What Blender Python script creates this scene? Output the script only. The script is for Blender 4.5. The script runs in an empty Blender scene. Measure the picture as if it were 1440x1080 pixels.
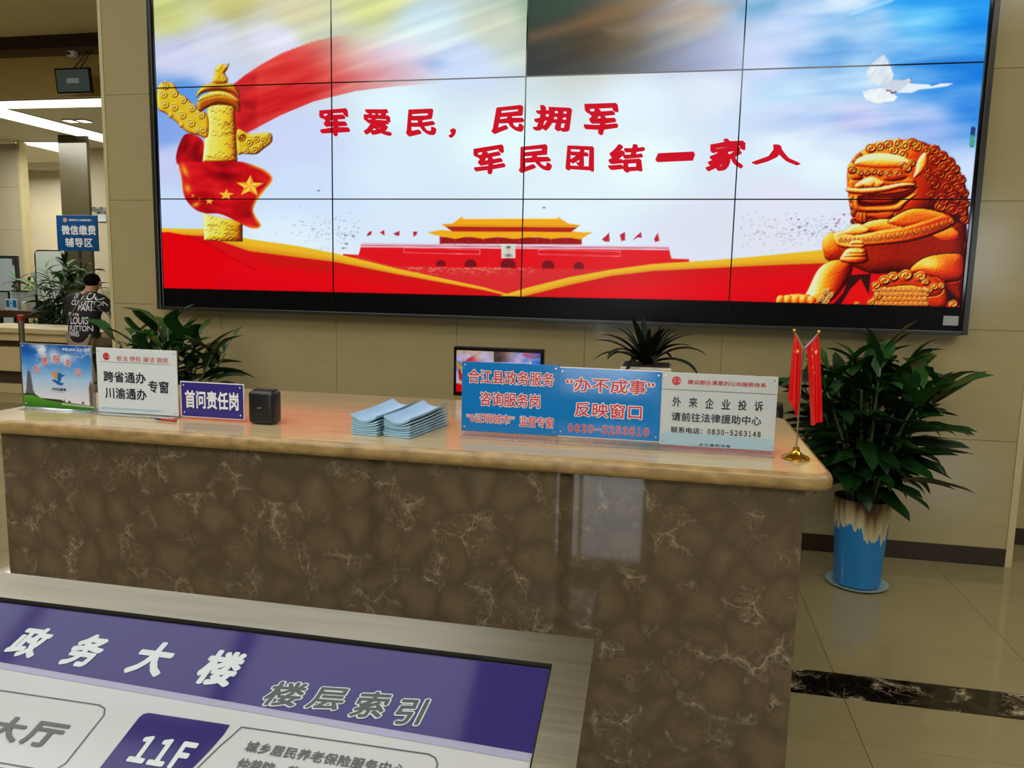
import bpy, bmesh, math, random
import numpy as np
from mathutils import Vector, Matrix, Euler
from mathutils.bvhtree import BVHTree
random.seed(11)
S = bpy.context.scene; C = S.collection; D = bpy.data; PI = math.pi
# ---------------------------------------------------------------- camera, world, lights, exposure
CAM = [[0.9789407, 0.2029672, 0.0218938], [0.0478872, -0.1240563, -0.991119], [-0.1984486, 0.9712952, -0.1311633]]
FOC, CZ = 1086.764, 1.51                               # focal length in pixels of a 1440 wide frame, eye height
AX = np.array(CAM)
cd = D.cameras.new('camera'); cam = D.objects.new('camera', cd); C.objects.link(cam)
cd.sensor_fit = 'HORIZONTAL'; cd.sensor_width = 36; cd.lens = FOC / 1440 * 36; cd.clip_start = .02; cd.clip_end = 200
r_, d_, f_ = AX
cam.matrix_world = Matrix(((r_[0], -d_[0], -f_[0], 0), (r_[1], -d_[1], -f_[1], 0), (r_[2], -d_[2], -f_[2], CZ), (0, 0, 0, 1)))
S.camera = cam
def at(px, py, y):
    """point of the vertical plane y seen at a pixel of the photograph (survey of the place)"""
    v = AX.T @ np.array([(px - 720) / FOC, (py - 540) / FOC, 1.]); t = y / v[1]
    return Vector((v[0] * t, y, CZ + v[2] * t))
def atz(px, py, z):
    v = AX.T @ np.array([(px - 720) / FOC, (py - 540) / FOC, 1.]); t = (z - CZ) / v[2]
    return Vector((v[0] * t, v[1] * t, z))
S.view_settings.view_transform = 'Standard'; S.view_settings.look = 'None'; S.view_settings.gamma = 1; S.view_settings.exposure = 0
S.view_settings.use_curve_mapping = False
W = D.worlds.new('daylight'); S.world = W; W.use_nodes = True
W.node_tree.nodes['Background'].inputs[0].default_value = (.80, .90, 1.0, 1); W.node_tree.nodes['Background'].inputs[1].default_value = 9.0
def area(name, loc, sx, sy, power, col=(1, .97, .90), rot=(0, 0, 0)):
    l = D.lights.new(name, 'AREA'); l.shape = 'RECTANGLE'; l.size, l.size_y = sx, sy; l.energy = power; l.color = col
    o = D.objects.new(name, l); o.location = loc; o.rotation_euler = rot; C.objects.link(o); return o
for nm, loc, sx, sz in (('daylight_portal_door', (-1.0, -8.22, 1.49), 1.5, 2.98), ('daylight_portal_window', (5.7, -8.22, 2.25), 1.4, 1.5)):
    q = area(nm, loc, sx, sz, 1, rot=(-math.pi / 2, 0, 0)); q.data.cycles.is_portal = True
LP = .85
area('ceiling_lamp_hall', (-1.0, -2.4, 4.38), 7.0, 3.0, 360 * LP)
area('ceiling_lamp_counter', (-2.6, 1.0, 4.38), 4.8, 1.2, 70 * LP)
area('ceiling_lamp_right', (3.6, 1.6, 4.38), 3.0, 3.0, 130 * LP)
area('ceiling_lamp_left', (-8.0, 3.5, 4.38), 3.2, 4.0, 230 * LP)
area('ceiling_lamp_service', (-9.6, 10.3, 3.62), 2.6, 2.2, 240 * LP, (1, 1, .98))
area('ceiling_lamp_rear', (-11.5, 13.2, 3.5), 5.0, 1.0, 300 * LP, (1, 1, .98))
# ---------------------------------------------------------------- picture shown by the video wall
def c8(*c): return np.array(c, float) / 255.0
class Canvas:
    """raster in which the displayed picture is drawn (units: hundredths of the display, see PX0..)"""
    def __init__(s, x0, y0, x1, y1, k):
        s.x0, s.y0, s.k = x0, y0, k
        s.w, s.h = int((x1 - x0) * k), int((y1 - y0) * k)
        s.X, s.Y = np.meshgrid(x0 + (np.arange(s.w) + .5) / k, y0 + (np.arange(s.h) + .5) / k)
        s.a = np.zeros((s.h, s.w, 3))
    def sl(s, x0, y0, x1, y1):
        i0, i1 = max(0, int((x0 - s.x0) * s.k)), min(s.w, int((x1 - s.x0) * s.k) + 2)
        j0, j1 = max(0, int((y0 - s.y0) * s.k)), min(s.h, int((y1 - s.y0) * s.k) + 2)
        return (slice(j0, max(j0, j1)), slice(i0, max(i0, i1)))
    def put(s, sl, al, col):
        al = al[..., None]
        s.a[sl] = s.a[sl] * (1 - al) + col * al
    def mask(s, pts, soft=.8):
        p = np.array(pts, float); m = soft + 1
        sl = s.sl(p[:, 0].min() - m, p[:, 1].min() - m, p[:, 0].max() + m, p[:, 1].max() + m)
        X, Y = s.X[sl], s.Y[sl]
        ins = np.zeros(X.shape, bool); d2 = np.full(X.shape, 1e9)
        q = np.roll(p, -1, 0)
        for (ax, ay), (bx, by) in zip(p, q):
            if ay != by:
                ins ^= ((ay > Y) != (by > Y)) & (X < (bx - ax) * (Y - ay) / (by - ay) + ax)
            dx, dy = bx - ax, by - ay; L = dx * dx + dy * dy + 1e-9
            t = np.clip(((X - ax) * dx + (Y - ay) * dy) / L, 0, 1)
            d2 = np.minimum(d2, (X - ax - t * dx) ** 2 + (Y - ay - t * dy) ** 2)
        d = np.sqrt(d2) * np.where(ins, 1, -1)
        return sl, np.clip(.5 + d / soft, 0, 1), d
    def poly(s, pts, col, soft=.8, alpha=1., smooth=False):
        if smooth: pts = crom(pts)
        sl, al, d = s.mask(pts, soft)
        if callable(col): col = col(s.X[sl], s.Y[sl], d)
        s.put(sl, al * alpha, col)
    def line(s, pts, w, col, alpha=1., soft=.7):
        p = np.array(pts, float); m = w + 1
        sl = s.sl(p[:, 0].min() - m, p[:, 1].min() - m, p[:, 0].max() + m, p[:, 1].max() + m)
        X, Y = s.X[sl], s.Y[sl]; d2 = np.full(X.shape, 1e9)
        for (ax, ay), (bx, by) in zip(p[:-1], p[1:]):
            dx, dy = bx - ax, by - ay; L = dx * dx + dy * dy + 1e-9
            t = np.clip(((X - ax) * dx + (Y - ay) * dy) / L, 0, 1)
            d2 = np.minimum(d2, (X - ax - t * dx) ** 2 + (Y - ay - t * dy) ** 2)
        s.put(sl, np.clip((w / 2 - np.sqrt(d2)) / soft + .5, 0, 1) * alpha, col)
    def blob(s, cx, cy, rx, ry, col, alpha=1., ang=0., pw=1.):
        r = max(rx, ry) * 1.6
        sl = s.sl(cx - r, cy - r, cx + r, cy + r); X, Y = s.X[sl] - cx, s.Y[sl] - cy
        c, n = math.cos(ang), math.sin(ang)
        q = ((X * c + Y * n) / rx) ** 2 + ((-X * n + Y * c) / ry) ** 2
        s.put(sl, np.exp(-q * pw) * alpha, col)
def crom(p, n=6):
    p = [np.array(q, float) for q in p]; N = len(p); out = []
    for i in range(N):
        a, b, c, d = p[i - 1], p[i], p[(i + 1) % N], p[(i + 2) % N]
        for k in range(n):
            t = k / n
            out.append(.5 * (2 * b + (c - a) * t + (2 * a - 5 * b + 4 * c - d) * t * t + (3 * b - a - 3 * c + d) * t ** 3))
    return np.array(out)
def vnoise(X, Y, seed=0, oct=3):
    r = np.random.RandomState(seed); T = r.rand(64, 64); o = 0; a = 1; tot = 0
    for k in range(oct):
        x, y = X * 2 ** k + 17.3 * k, Y * 2 ** k + 5.1 * k
        i, j = np.floor(x).astype(int), np.floor(y).astype(int); f, g = x - i, y - j
        f, g = f * f * (3 - 2 * f), g * g * (3 - 2 * g)
        A, B = T[j % 64, i % 64], T[j % 64, (i + 1) % 64]; C, D = T[(j + 1) % 64, i % 64], T[(j + 1) % 64, (i + 1) % 64]
        o = o + a * ((A * (1 - f) + B * f) * (1 - g) + (C * (1 - f) + D * f) * g); tot += a; a *= .5
    return o / tot
def ramp(t, stops):
    ts = [q[0] for q in stops]; t = np.clip(t, 0, 1)
    return np.stack([np.interp(t, ts, [q[1][i] / 255. for q in stops]) for i in range(3)], -1)
GOLD = [(0, (60, 6, 4)), (.22, (150, 22, 6)), (.42, (212, 46, 10)), (.60, (238, 122, 18)), (.74, (236, 190, 45)), (.88, (228, 222, 120)), (1, (226, 232, 190))]
OLIVE = [(0, (80, 40, 5)), (.2, (170, 60, 15)), (.4, (205, 150, 20)), (.6, (225, 205, 50)), (.8, (228, 226, 110)), (1, (232, 238, 170))]
class Relief:
    """height field from rounded shapes, shaded as an embossed carving"""
    def __init__(s, cv, x0, y0, x1, y1):
        s.cv = cv; s.sl = cv.sl(x0, y0, x1, y1); s.X, s.Y = cv.X[s.sl], cv.Y[s.sl]
        s.h = np.zeros(s.X.shape); s.tone = np.zeros(s.X.shape); s.m = np.zeros(s.X.shape)
    def _add(s, pts, height, round_, tone, soft=.9):
        sl, al, d = s.cv.mask(pts, soft)
        return sl, al, d
    def part(s, pts, base, height, rnd, tone, smooth=True, tonefn=None):
        if smooth: pts = crom(pts)
        sl, al, d = s.cv.mask(pts, .9)
        j0, i0 = s.sl[0].start, s.sl[1].start
        a = max(sl[0].start, s.sl[0].start), min(sl[0].stop, s.sl[0].stop), max(sl[1].start, s.sl[1].start), min(sl[1].stop, s.sl[1].stop)
        if a[1] <= a[0] or a[3] <= a[2]: return
        L = (slice(a[0] - j0, a[1] - j0), slice(a[2] - i0, a[3] - i0)); M = (slice(a[0] - sl[0].start, a[1] - sl[0].start), slice(a[2] - sl[1].start, a[3] - sl[1].start))
        dd, aa = np.clip(d[M], 0, None), al[M]
        u = np.clip(dd / rnd, 0, 1); hh = base + height * np.sqrt(1 - (1 - u) ** 2)
        t = tone if tonefn is None else tonefn(s.X[L], s.Y[L])
        s.h[L] = s.h[L] * (1 - aa) + hh * aa; s.tone[L] = s.tone[L] * (1 - aa) + t * aa; s.m[L] = np.maximum(s.m[L], aa)
    def ball(s, cx, cy, rx, ry, base, height, tone, ang=0., curl=0, mx=True):
        c, n = math.cos(ang), math.sin(ang); X, Y = s.X - cx, s.Y - cy
        u, v = (X * c + Y * n) / rx, (-X * n + Y * c) / ry; q = u * u + v * v
        k = q < 1
        hh = base + height * np.sqrt(np.clip(1 - q, 0, 1))
        if curl:
            r = np.sqrt(q); hh = hh + height * .33 * np.sin(r * 11 + np.arctan2(v, u) * curl) * (r > .1)
        k = k & ((hh > s.h) | (not mx))
        s.h[k] = hh[k]; s.tone[k] = tone; s.m[k] = 1
    def groove(s, pts, w, depth, tone=None):
        p = np.array(pts, float); d2 = np.full(s.X.shape, 1e9)
        for (ax, ay), (bx, by) in zip(p[:-1], p[1:]):
            dx, dy = bx - ax, by - ay; L = dx * dx + dy * dy + 1e-9
            t = np.clip(((s.X - ax) * dx + (s.Y - ay) * dy) / L, 0, 1)
            d2 = np.minimum(d2, (s.X - ax - t * dx) ** 2 + (s.Y - ay - t * dy) ** 2)
        g = np.exp(-d2 / (w * w)); s.h += depth * g
        if tone is not None: s.tone += tone * g
    def shade(s, stops, L=(-.55, -.6, .58), gain=1.):
        gy, gx = np.gradient(s.h, 1 / s.cv.k); n = np.sqrt(gx * gx + gy * gy + 1)
        sh = (-gx * L[0] - gy * L[1] + L[2]) / n
        t = s.tone + gain * (sh - L[2]) * .62
        s.cv.put(s.sl, s.m, ramp(t, stops))
def paint_wall_picture():
    cv = Canvas(195, -112, 1420, 445, 1.5); X, Y = cv.X, cv.Y
    P = [(230,20,200,205,130),(330,6,190,188,120),(430,20,222,216,170),(250,80,205,210,240),(300,55,215,220,235),(400,55,225,228,248),(440,42,205,212,185),
     (520,12,215,220,150),(600,30,210,236,242),(700,30,208,216,196),(560,85,218,232,252),(650,90,205,222,250),(250,135,90,150,225),(228,190,130,165,232),(300,100,205,215,242),
     (240,230,198,206,242),(230,290,200,220,250),(420,200,205,215,250),(430,260,205,225,250),(560,150,222,245,253),(560,250,216,236,253),(700,200,228,250,253),(900,150,225,243,253),
     (900,230,234,252,253),(1000,130,225,235,250),(800,290,225,243,252),(600,300,215,232,250),(1100,280,225,228,246),(1100,215,222,240,253),(1100,130,190,225,250),(1110,165,200,218,248),
     (1200,172,200,205,244),(1300,175,165,192,242),(1190,200,212,230,250),(1160,240,228,246,253),(1140,300,222,230,247),(1200,110,170,212,246),(1290,100,60,150,232),(1340,115,40,135,228),(1372,135,40,130,225),(1385,60,30,140,232),(1385,10,20,150,240),
     (1300,20,75,182,246),(1200,30,172,212,246),(1100,40,192,215,250),(1060,5,150,190,225),(1150,85,165,203,240),(1000,80,200,208,238),(1080,85,205,218,250),(1375,250,208,226,250),
     (400,340,222,240,252),(450,400,225,235,250),(1000,320,220,225,240),(1100,330,225,228,240),(850,40,200,170,120),(960,20,215,205,190),(760,10,150,185,150),(300,-80,180,190,120),(700,-80,200,215,170),(1300,-80,30,140,235)]
    num = 0; den = 0
    wx = X + 26 * (vnoise(X / 90, Y / 40, 3) - .5); wy = Y + 14 * (vnoise(X / 90, Y / 40, 4) - .5)
    for p in P:
        w = 1 / (((wx - p[0]) ** 2 + 2.2 * (wy - p[1]) ** 2) ** 1.6 + 2500)
        num = num + w[..., None] * c8(*p[2:]); den = den + w
    cv.a[:] = num / den[..., None]
    # cloud wisps and silk streaks
    n = vnoise(X / 120 + Y / 300, Y / 22 + X / 260, 7, 4) - .5
    k = np.clip((X - 1030) / 150, 0, 1) * np.clip((235 - Y) / 80, 0, 1)
    cv.a += (n * .55 * k)[..., None] * np.array([1.2, .7, .2])
    ca, sa = math.cos(-.33), math.sin(-.33); U, V = X * ca + Y * sa, -X * sa + Y * ca
    n = vnoise(U / 170, V / 13, 9, 3) - .5; k = np.clip((125 - Y) / 60, 0, 1) * np.clip((1060 - X) / 80, 0, 1)
    cv.a += (n * .20 * k)[..., None] * np.array([1, .95, .45])
    cv.blob(1175, 60, 22, 12, c8(90, 160, 225), .6); cv.blob(610, 90, 20, 9, c8(150, 185, 240), .7)
    cv.poly([(1195, 22), (1250, 0), (1300, -20), (1420, -20), (1420, 10), (1300, 12), (1240, 10)], c8(25, 150, 240), 14, .7)
    cv.line([(1195, 21), (1215, 14), (1255, 0)], 2, c8(235, 248, 255), .7, 5)
    cv.poly([(1260, 92), (1310, 82), (1395, 78), (1395, 100), (1330, 98)], c8(20, 120, 215), 9, .75)
    cv.poly([(1040, 8), (1100, -5), (1090, 12), (1040, 22)], c8(60, 150, 190), 12, .3)
    # red silk band sweeping up to the right and fading out
    up = np.interp(X, [225, 330, 345, 365, 395, 440, 500, 560, 640, 760], [190, 117, 105, 92, 75, 58, 45, 40, 40, 45])
    lo = np.interp(X, [225, 330, 345, 395, 440, 500, 560, 640, 740, 800], [260, 191, 188, 162, 143, 128, 121, 116, 110, 108])
    al = np.clip(.5 + (Y - up) / 1.2, 0, 1) * np.clip(.5 + (lo - Y) / 1.2, 0, 1) * np.clip((X - 300) / 4, 0, 1)
    fade = np.clip((625 - X) / 190, 0, 1) ** 1.1 * np.clip(1.05 - np.clip((X - 390) / 110, 0, 1) * np.clip((110 - Y) / 60, 0, 1), 0, 1)
    rb = ramp(.5 + .9 * (vnoise(U / 110, V / 14 + 40, 12, 3) - .5) + .15 * (lo - Y) / (lo - up + 1), [(0, (140, 8, 16)), (.45, (205, 28, 34)), (.8, (226, 70, 60)), (1, (235, 140, 110))])
    cv.a = cv.a * (1 - (al * fade)[..., None]) + rb * (al * fade)[..., None]
    # the tile that shows too dark, third in the top row
    dk = ((X > 741) & (X < 1047) & (Y < 107.5 - (X - 741) * .0295))
    f = ramp(np.clip((X - 741) / 305 + (60 - Y) * .0012, 0, 1), [(0, (66, 66, 68)), (.25, (92, 90, 92)), (.5, (140, 142, 150)), (.75, (205, 208, 214)), (1, (250, 250, 252))])
    cv.a = np.where(dk[..., None], cv.a * f, cv.a)
    for pts, col, al in (([(742, 45), (800, 28), (860, 5), (905, -10), (960, -10), (890, 25), (820, 42), (742, 62)], (150, 112, 74), .55), ([(742, 0), (800, -10), (850, -8), (800, 22), (742, 38)], (55, 80, 62), .6),
                         ([(850, 42), (960, 12), (1040, 0), (1040, 14), (950, 28), (870, 50)], (176, 150, 130), .5)):
        sl, a_, d = cv.mask(pts, 16); cv.put(sl, a_ * al * .85 * dk[sl], c8(*col))
    # ground: gold edge and red field, left and right
    def band(xs, yg, yr, lo_=600):
        g = np.interp(X, xs, yg, left=900, right=900); r = np.interp(X, xs, yr, left=900, right=900)
        ins = ((X >= xs[0]) & (X <= xs[-1])).astype(float)
        t = np.clip((Y - g) / np.maximum(r - g, 1), 0, 1)
        gc = ramp(t, [(0, (226, 190, 40)), (.5, (235, 178, 38)), (1, (212, 140, 30))])
        cv.put((slice(None), slice(None)), np.clip(.5 + (Y - g) / 1.0, 0, 1) * ins, gc)
        rc = ramp(np.clip((Y - r) / 75, 0, 1), [(0, (205, 20, 22)), (.35, (224, 8, 20)), (1, (214, 4, 20))])
        cv.put((slice(None), slice(None)), np.clip(.5 + (Y - r) / 1.0, 0, 1) * ins, rc)
    Yc = lambda y: 270 + y / 2.667
    # gate tower stands behind the bands
    R1, R2 = c8(222, 20, 28), c8(190, 24, 30)
    g = lambda *p: [(460 + x / 2.667, 270 + y / 2.667) for x, y in p]
    cv.poly(g((60, 232), (118, 236), (130, 192), (1280, 205), (1292, 250), (1358, 252), (1358, 262), (1300, 300), (60, 300)), R1)
    cv.poly(g((128, 192), (1280, 204), (1282, 218), (124, 207)), c8(228, 190, 205)); cv.line(g((126, 200), (1280, 211)), .9, c8(150, 40, 70))
    cv.poly(g((110, 236), (240, 276), (700, 288), (1100, 288), (1300, 262), (1300, 420), (60, 420)), c8(214, 42, 46))
    for q in range(260):
        a, b = random.random(), random.random() ** 1.6
        x, y = 300 + 480 * a, 284 + 42 * b
        cv.blob(460 + x / 2.667, 270 + y / 2.667, 2.2, .55, c8(235, 180, 160) if random.random() < .6 else c8(220, 190, 90), .5 * (1 - b))
    for x0, x1, y0, y1 in ((288, 573, 209, 234), (793, 1100, 216, 241)):
        b = g((x0, y0), (x1, y0 + 7), (x1, y1), (x0, y1 - 7)); cv.line(b + b[:1], .8, c8(240, 130, 140))
    for cx, w, yb, h in ((427, 18, 279, 24), (538, 22, 282, 30), (679, 28, 285, 36), (829, 23, 287, 31), (944, 19, 289, 27)):
        cv.poly(g((cx - w, yb), (cx - w, yb - h * .55), (cx - w * .6, yb - h * .9), (cx, yb - h), (cx + w * .6, yb - h * .9), (cx + w, yb - h * .55), (cx + w, yb)), c8(120, 18, 30))
    cv.poly(g((422, 168), (955, 172), (955, 197), (422, 194)), c8(150, 22, 26))
    for x in (427, 480, 532, 586, 640, 720, 785, 840, 895, 948): cv.line(g((x, 166), (x, 195)), 1.5, c8(205, 30, 30))
    cv.poly(g((375, 152), (425, 142), (470, 146), (930, 148), (960, 152), (997, 150), (950, 178), (900, 170), (840, 176), (780, 168), (700, 176), (640, 168), (585, 176), (530, 167), (480, 176), (430, 166), (405, 162)), c8(238, 172, 26))
    cv.poly(g((440, 128), (940, 132), (915, 150), (470, 148)), c8(176, 34, 22))
    cv.poly(g((428, 120), (470, 118), (500, 96), (505, 92), (512, 101), (862, 101), (868, 92), (876, 100), (905, 118), (950, 124), (938, 133), (690, 131), (440, 129)), c8(240, 168, 24))
    cv.line(g((505, 101), (870, 101)), 1.0, c8(250, 200, 70)); cv.line(g((432, 124), (946, 128)), .8, c8(200, 120, 20))
    pb = g((655, 197), (704, 197), (704, 246), (655, 246)); cv.poly(pb, c8(205, 215, 205)); cv.line(pb + pb[:1], .8, c8(240, 235, 225))
    cv.blob(460 + 680 / 2.667, 270 + 238 / 2.667, 6.0, 2.8, c8(95, 105, 105), 1, 0, 1.6); cv.blob(460 + 680 / 2.667, 270 + 218 / 2.667, 3.6, 4.6, c8(222, 180, 140), 1, 0, 1.6); cv.blob(460 + 680 / 2.667, 270 + 207 / 2.667, 3.7, 2.0, c8(40, 35, 35), 1, 0, 1.8)
    for f in (((150, 158), (160, 148), (168, 147), (165, 160), (150, 166)), ((198, 152), (214, 142), (216, 163), (206, 158)), ((248, 156), (272, 146), (271, 164), (258, 163)), ((322, 148), (338, 148), (336, 160), (324, 168)),
              ((1030, 178), (1045, 165), (1058, 152), (1060, 186), (1042, 186)), ((1098, 160), (1117, 150), (1118, 182), (1103, 184)), ((1145, 182), (1160, 165), (1178, 150), (1180, 172), (1165, 170)), ((1226, 176), (1240, 153), (1247, 184), (1230, 187))):
        cv.poly(g(*f), c8(190, 30, 50)); x, y = f[-3]
    band([190, 290, 350, 420, 470, 560, 620, 680, 727], [320, 322, 336, 346, 356, 378, 391, 404, 417], [328, 332, 353, 362, 368, 386, 397, 408, 419])
    band([700, 740, 800, 860, 920, 1000, 1060, 1160, 1420], [417, 405, 390, 379, 371, 366, 361, 351, 350], [424, 416, 401, 388, 381, 377, 374, 370, 365])
    cv.poly([(190, 330), (236, 326), (262, 331), (290, 341), (322, 360), (300, 405), (190, 405)], c8(222, 4, 14), .8)
    cv.line([(262, 331), (290, 341), (322, 360), (360, 380)], 2.2, c8(180, 4, 14), .6, 1.6)
    cv.poly([(360, 359), (470, 371), (470, 385), (380, 372)], c8(196, 24, 20), 6, .6)
    # scattered specks
    r = random.Random(5)
    for q in range(420):
        t = r.gauss(0, 1); x = 1130 + 70 * t if q % 3 else 480 + 45 * t; y = 325 + 11 * r.gauss(0, 1)
        if 1040 < x < 1255 or 385 < x < 505: cv.blob(x, y, 1.4, .6, c8(120, 125, 150), .55)
    for q in range(26):
        x = 1110 + 150 * r.random(); cv.blob(x, 300 + 30 * r.random(), 1.5, .9, c8(150, 20, 40), .9)
    for x, y in ((486, 331), (497, 332), (483, 349), (487, 343), (448, 268), (1124, 319), (1162, 319), (765, 292)): cv.blob(x, y, 2.2, 1.0, c8(60, 10, 20), .95, 0, 1.4)
    # dove
    d = lambda *p: [(1190 + x / 9, 70 + y / 9) for x, y in p]
    cv.poly(d((250, 300), (300, 200), (400, 110), (470, 60), (520, 120), (560, 220), (600, 320), (560, 420), (460, 465), (370, 440), (300, 380)), lambda x, y, q: ramp(vnoise(x / 3 + y / 5, y / 14, 5, 2) * .7 + .3, [(0, (180, 190, 210)), (1, (245, 252, 252))]), 1.6, .92)
    cv.poly(d((205, 530), (330, 495), (480, 480), (600, 560), (650, 600), (600, 650), (380, 680), (240, 630)), lambda x, y, q: ramp(vnoise(x / 6, y / 5, 6, 2), [(0, (215, 228, 235)), (1, (248, 254, 252))]), 1.2)
    cv.poly(d((480, 470), (560, 380), (640, 380), (720, 390), (810, 355), (830, 420), (760, 450), (660, 530), (560, 530)), c8(205, 212, 226), 1.2)
    cv.poly(d((640, 545), (790, 425), (1050, 440), (1080, 462), (1200, 425), (1355, 425), (1280, 460), (1060, 490), (920, 505), (830, 545)), c8(226, 238, 248), 1.)
    cv.line(d((560, 240), (590, 320)), .9, c8(250, 255, 255)); cv.blob(*d((818, 366))[0], 1, .8, c8(50, 40, 40)); cv.blob(*d((818, 408))[0], 1, 1, c8(60, 50, 60))
    cv.line(d((510, 515), (560, 520), (575, 550), (625, 535)), 1.7, c8(95, 40, 60))
    # small status mark of the display, right edge
    cv.line([(1368.5, 181), (1367, 204)], 6.5, c8(30, 60, 120)); cv.line([(1367.6, 193), (1367, 203)], 6.0, c8(60, 170, 130))
    paint_column(cv); paint_lion(cv)
    # black strip along the bottom of the picture
    yb = np.interp(X, [225, 740, 1020, 1355], [405, 417, 423, 432])
    cv.put((slice(None), slice(None)), np.clip(.5 + (Y - yb) / .9, 0, 1), c8(9, 8, 8))
    cv.a = np.clip(cv.a, 0, 1)
    return cv
def star(cx, cy, r, rot=0., sy=1.):
    return [(cx + math.cos(rot - math.pi / 2 + i * math.pi / 5) * (r if i % 2 == 0 else r * .42), cy + sy * math.sin(rot - math.pi / 2 + i * math.pi / 5) * (r if i % 2 == 0 else r * .42)) for i in range(10)]
def paint_column(cv):
    z = lambda *p: [(210 + x / 4, 80 + y / 4) for x, y in p]
    red = [(0, (80, 4, 12)), (.5, (190, 14, 24)), (1, (222, 34, 34))]
    cv.poly(z((150, 580), (165, 500), (210, 432), (300, 470), (300, 590), (180, 610)), lambda x, y, d: ramp(vnoise(x / 9 + y / 30, y / 26, 21, 2), red), .9, smooth=True)
    cv.poly(z((470, 170), (560, 110), (600, 90), (600, 400), (500, 430)), lambda x, y, d: ramp(vnoise(x / 26 + y / 16, y / 10 - x / 30, 22, 2), red), 8, .5)
    R = Relief(cv, 212, 84, 395, 345)
    # shaft
    shf = lambda x, y: .74 - .42 * np.clip((x - 300) / 36, 0, 1) ** 1.3 + .12 * np.clip((296 - x) / 12, 0, 1)
    R.part(z((325, 265), (480, 270), (496, 590), (300, 590), (310, 470), (330, 400)), 2, 5, 9, .6, False, shf)
    R.part(z((302, 880), (525, 930), (525, 1040), (308, 1032)), 2, 5, 9, .6, False, shf)
    rr = random.Random(2)
    for q in range(64):
        x, y = rr.uniform(292, 332), rr.choice((rr.uniform(150, 225), rr.uniform(150, 225), rr.uniform(302, 338)))
        R.groove([(x - 4 + i, y - 1.4 * math.sin(i * .75)) for i in range(9)], .6, -1.0, -.08)
    # left cloud wing
    R.part(z((45, 190), (60, 150), (100, 140), (140, 155), (165, 200), (215, 235), (265, 290), (330, 330), (330, 450), (270, 440), (210, 420), (150, 365), (95, 320), (50, 290)), 2, 3.5, 5, .52)
    for x, y, r in ((90, 165, 26), (80, 215, 24), (140, 210, 24), (88, 270, 26), (140, 285, 26), (190, 245, 24), (185, 330, 26), (238, 290, 26), (235, 375, 26), (290, 330, 26), (300, 410, 26), (120, 330, 14), (265, 420, 16), (180, 385, 14)):
        R.ball(210 + x / 4, 80 + y / 4, r / 4, r / 4, 4.4, 2.6, .56, curl=1)
    # right cloud wing
    R.part(z((495, 410), (560, 432), (610, 430), (660, 425), (690, 440), (688, 480), (640, 520), (600, 548), (530, 545), (496, 540)), 2, 3, 5, .50)
    for x, y, r in ((520, 450, 26), (560, 480, 26), (600, 460, 24), (640, 465, 24), (670, 445, 20), (590, 520, 24), (545, 525, 20), (625, 500, 18)): R.ball(210 + x / 4, 80 + y / 4, r / 4, r / 4, 4, 2.6, .50 if x > 530 else .25, curl=-1)
    # dish and cap
    R.part(z((275, 250), (390, 180), (500, 245), (500, 280), (390, 270), (285, 290)), 4, 2, 4, .3)
    R.part(z((270, 290), (290, 240), (390, 215), (480, 235), (512, 280), (505, 310), (470, 280), (390, 262), (320, 290), (290, 310)), 5, 3, 5, .24)
    R.part(z((272, 250), (300, 215), (390, 195), (470, 215), (508, 255), (470, 238), (390, 222), (310, 240)), 6, 3, 4, .66)
    R.part(z((265, 230), (275, 190), (320, 155), (400, 142), (470, 155), (500, 190), (510, 235), (470, 205), (390, 188), (300, 205)), 7, 4, 8, .36)
    for i in range(14): R.groove(z((300 + i * 14, 222 - 14 * math.sin(i / 13 * 3.1)), (300 + i * 14, 232 - 14 * math.sin(i / 13 * 3.1))), .6, -1, -.2)
    R.part(z((360, 145), (365, 100), (375, 60), (400, 38), (430, 45), (448, 35), (440, 70), (425, 90), (440, 120), (430, 148)), 8, 4, 6, .50)
    for x, y in ((380, 75), (400, 60), (415, 75), (385, 110), (410, 115), (425, 130)): R.ball(210 + x / 4, 80 + y / 4, 2.8, 2.8, 11, 1.5, .55, curl=1)
    R.shade(OLIVE, gain=1.25)
    # draped flag
    flag = z((165, 610), (190, 595), (300, 590), (480, 587), (560, 600), (640, 630), (685, 665), (690, 700), (650, 750), (605, 810), (585, 860), (600, 900), (628, 945), (610, 965), (560, 960), (480, 920), (400, 885), (320, 880), (260, 860), (210, 810), (190, 760), (180, 680))
    def fc(x, y, d):
        n = vnoise(x / 30 - y / 22, y / 13 + x / 60, 31, 3)
        t = .62 + .75 * (n - .5) - .35 * np.exp(-((x - 318) / 22) ** 2 - ((y - 246) / 7) ** 2)
        c = ramp(t, [(0, (70, 4, 10)), (.35, (150, 8, 16)), (.65, (204, 16, 26)), (1, (226, 50, 36))])
        e = np.clip(1 - d / 5.0, 0, 1) * np.clip((x - 340) / 20, 0, 1) + .9 * np.clip(1 - d / 4.5, 0, 1) * np.clip((262 - x) / 12, 0, 1) * np.clip((y - 228) / 10, 0, 1)
        e = np.clip(e, 0, 1)[..., None]
        return c * (1 - e) + c8(238, 176, 40) * e
    cv.poly(flag, fc, .9, smooth=True)
    for x, y, w, h in ((200, 640, 10, 36), (215, 740, 14, 24), (262, 830, 18, 12)): cv.blob(210 + x / 4, 80 + y / 4, w / 4 + 1, h / 4, c8(240, 180, 50), .8, -.4)
    for x, y, r, rot in ((565, 728, 80, .05), (432, 776, 43, .1), (338, 812, 24, .1), (282, 800, 12, 0), (245, 780, 12, 0)):
        c = (210 + x / 4, 80 + y / 4); p = star(c[0], c[1], r / 4, rot, .78); cv.poly(p, c8(228, 160, 30), .7)
        if r > 20:
            for i in range(0, 10, 2): cv.poly([c, p[i], p[i - 1]], c8(250, 205, 80), .7)
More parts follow.
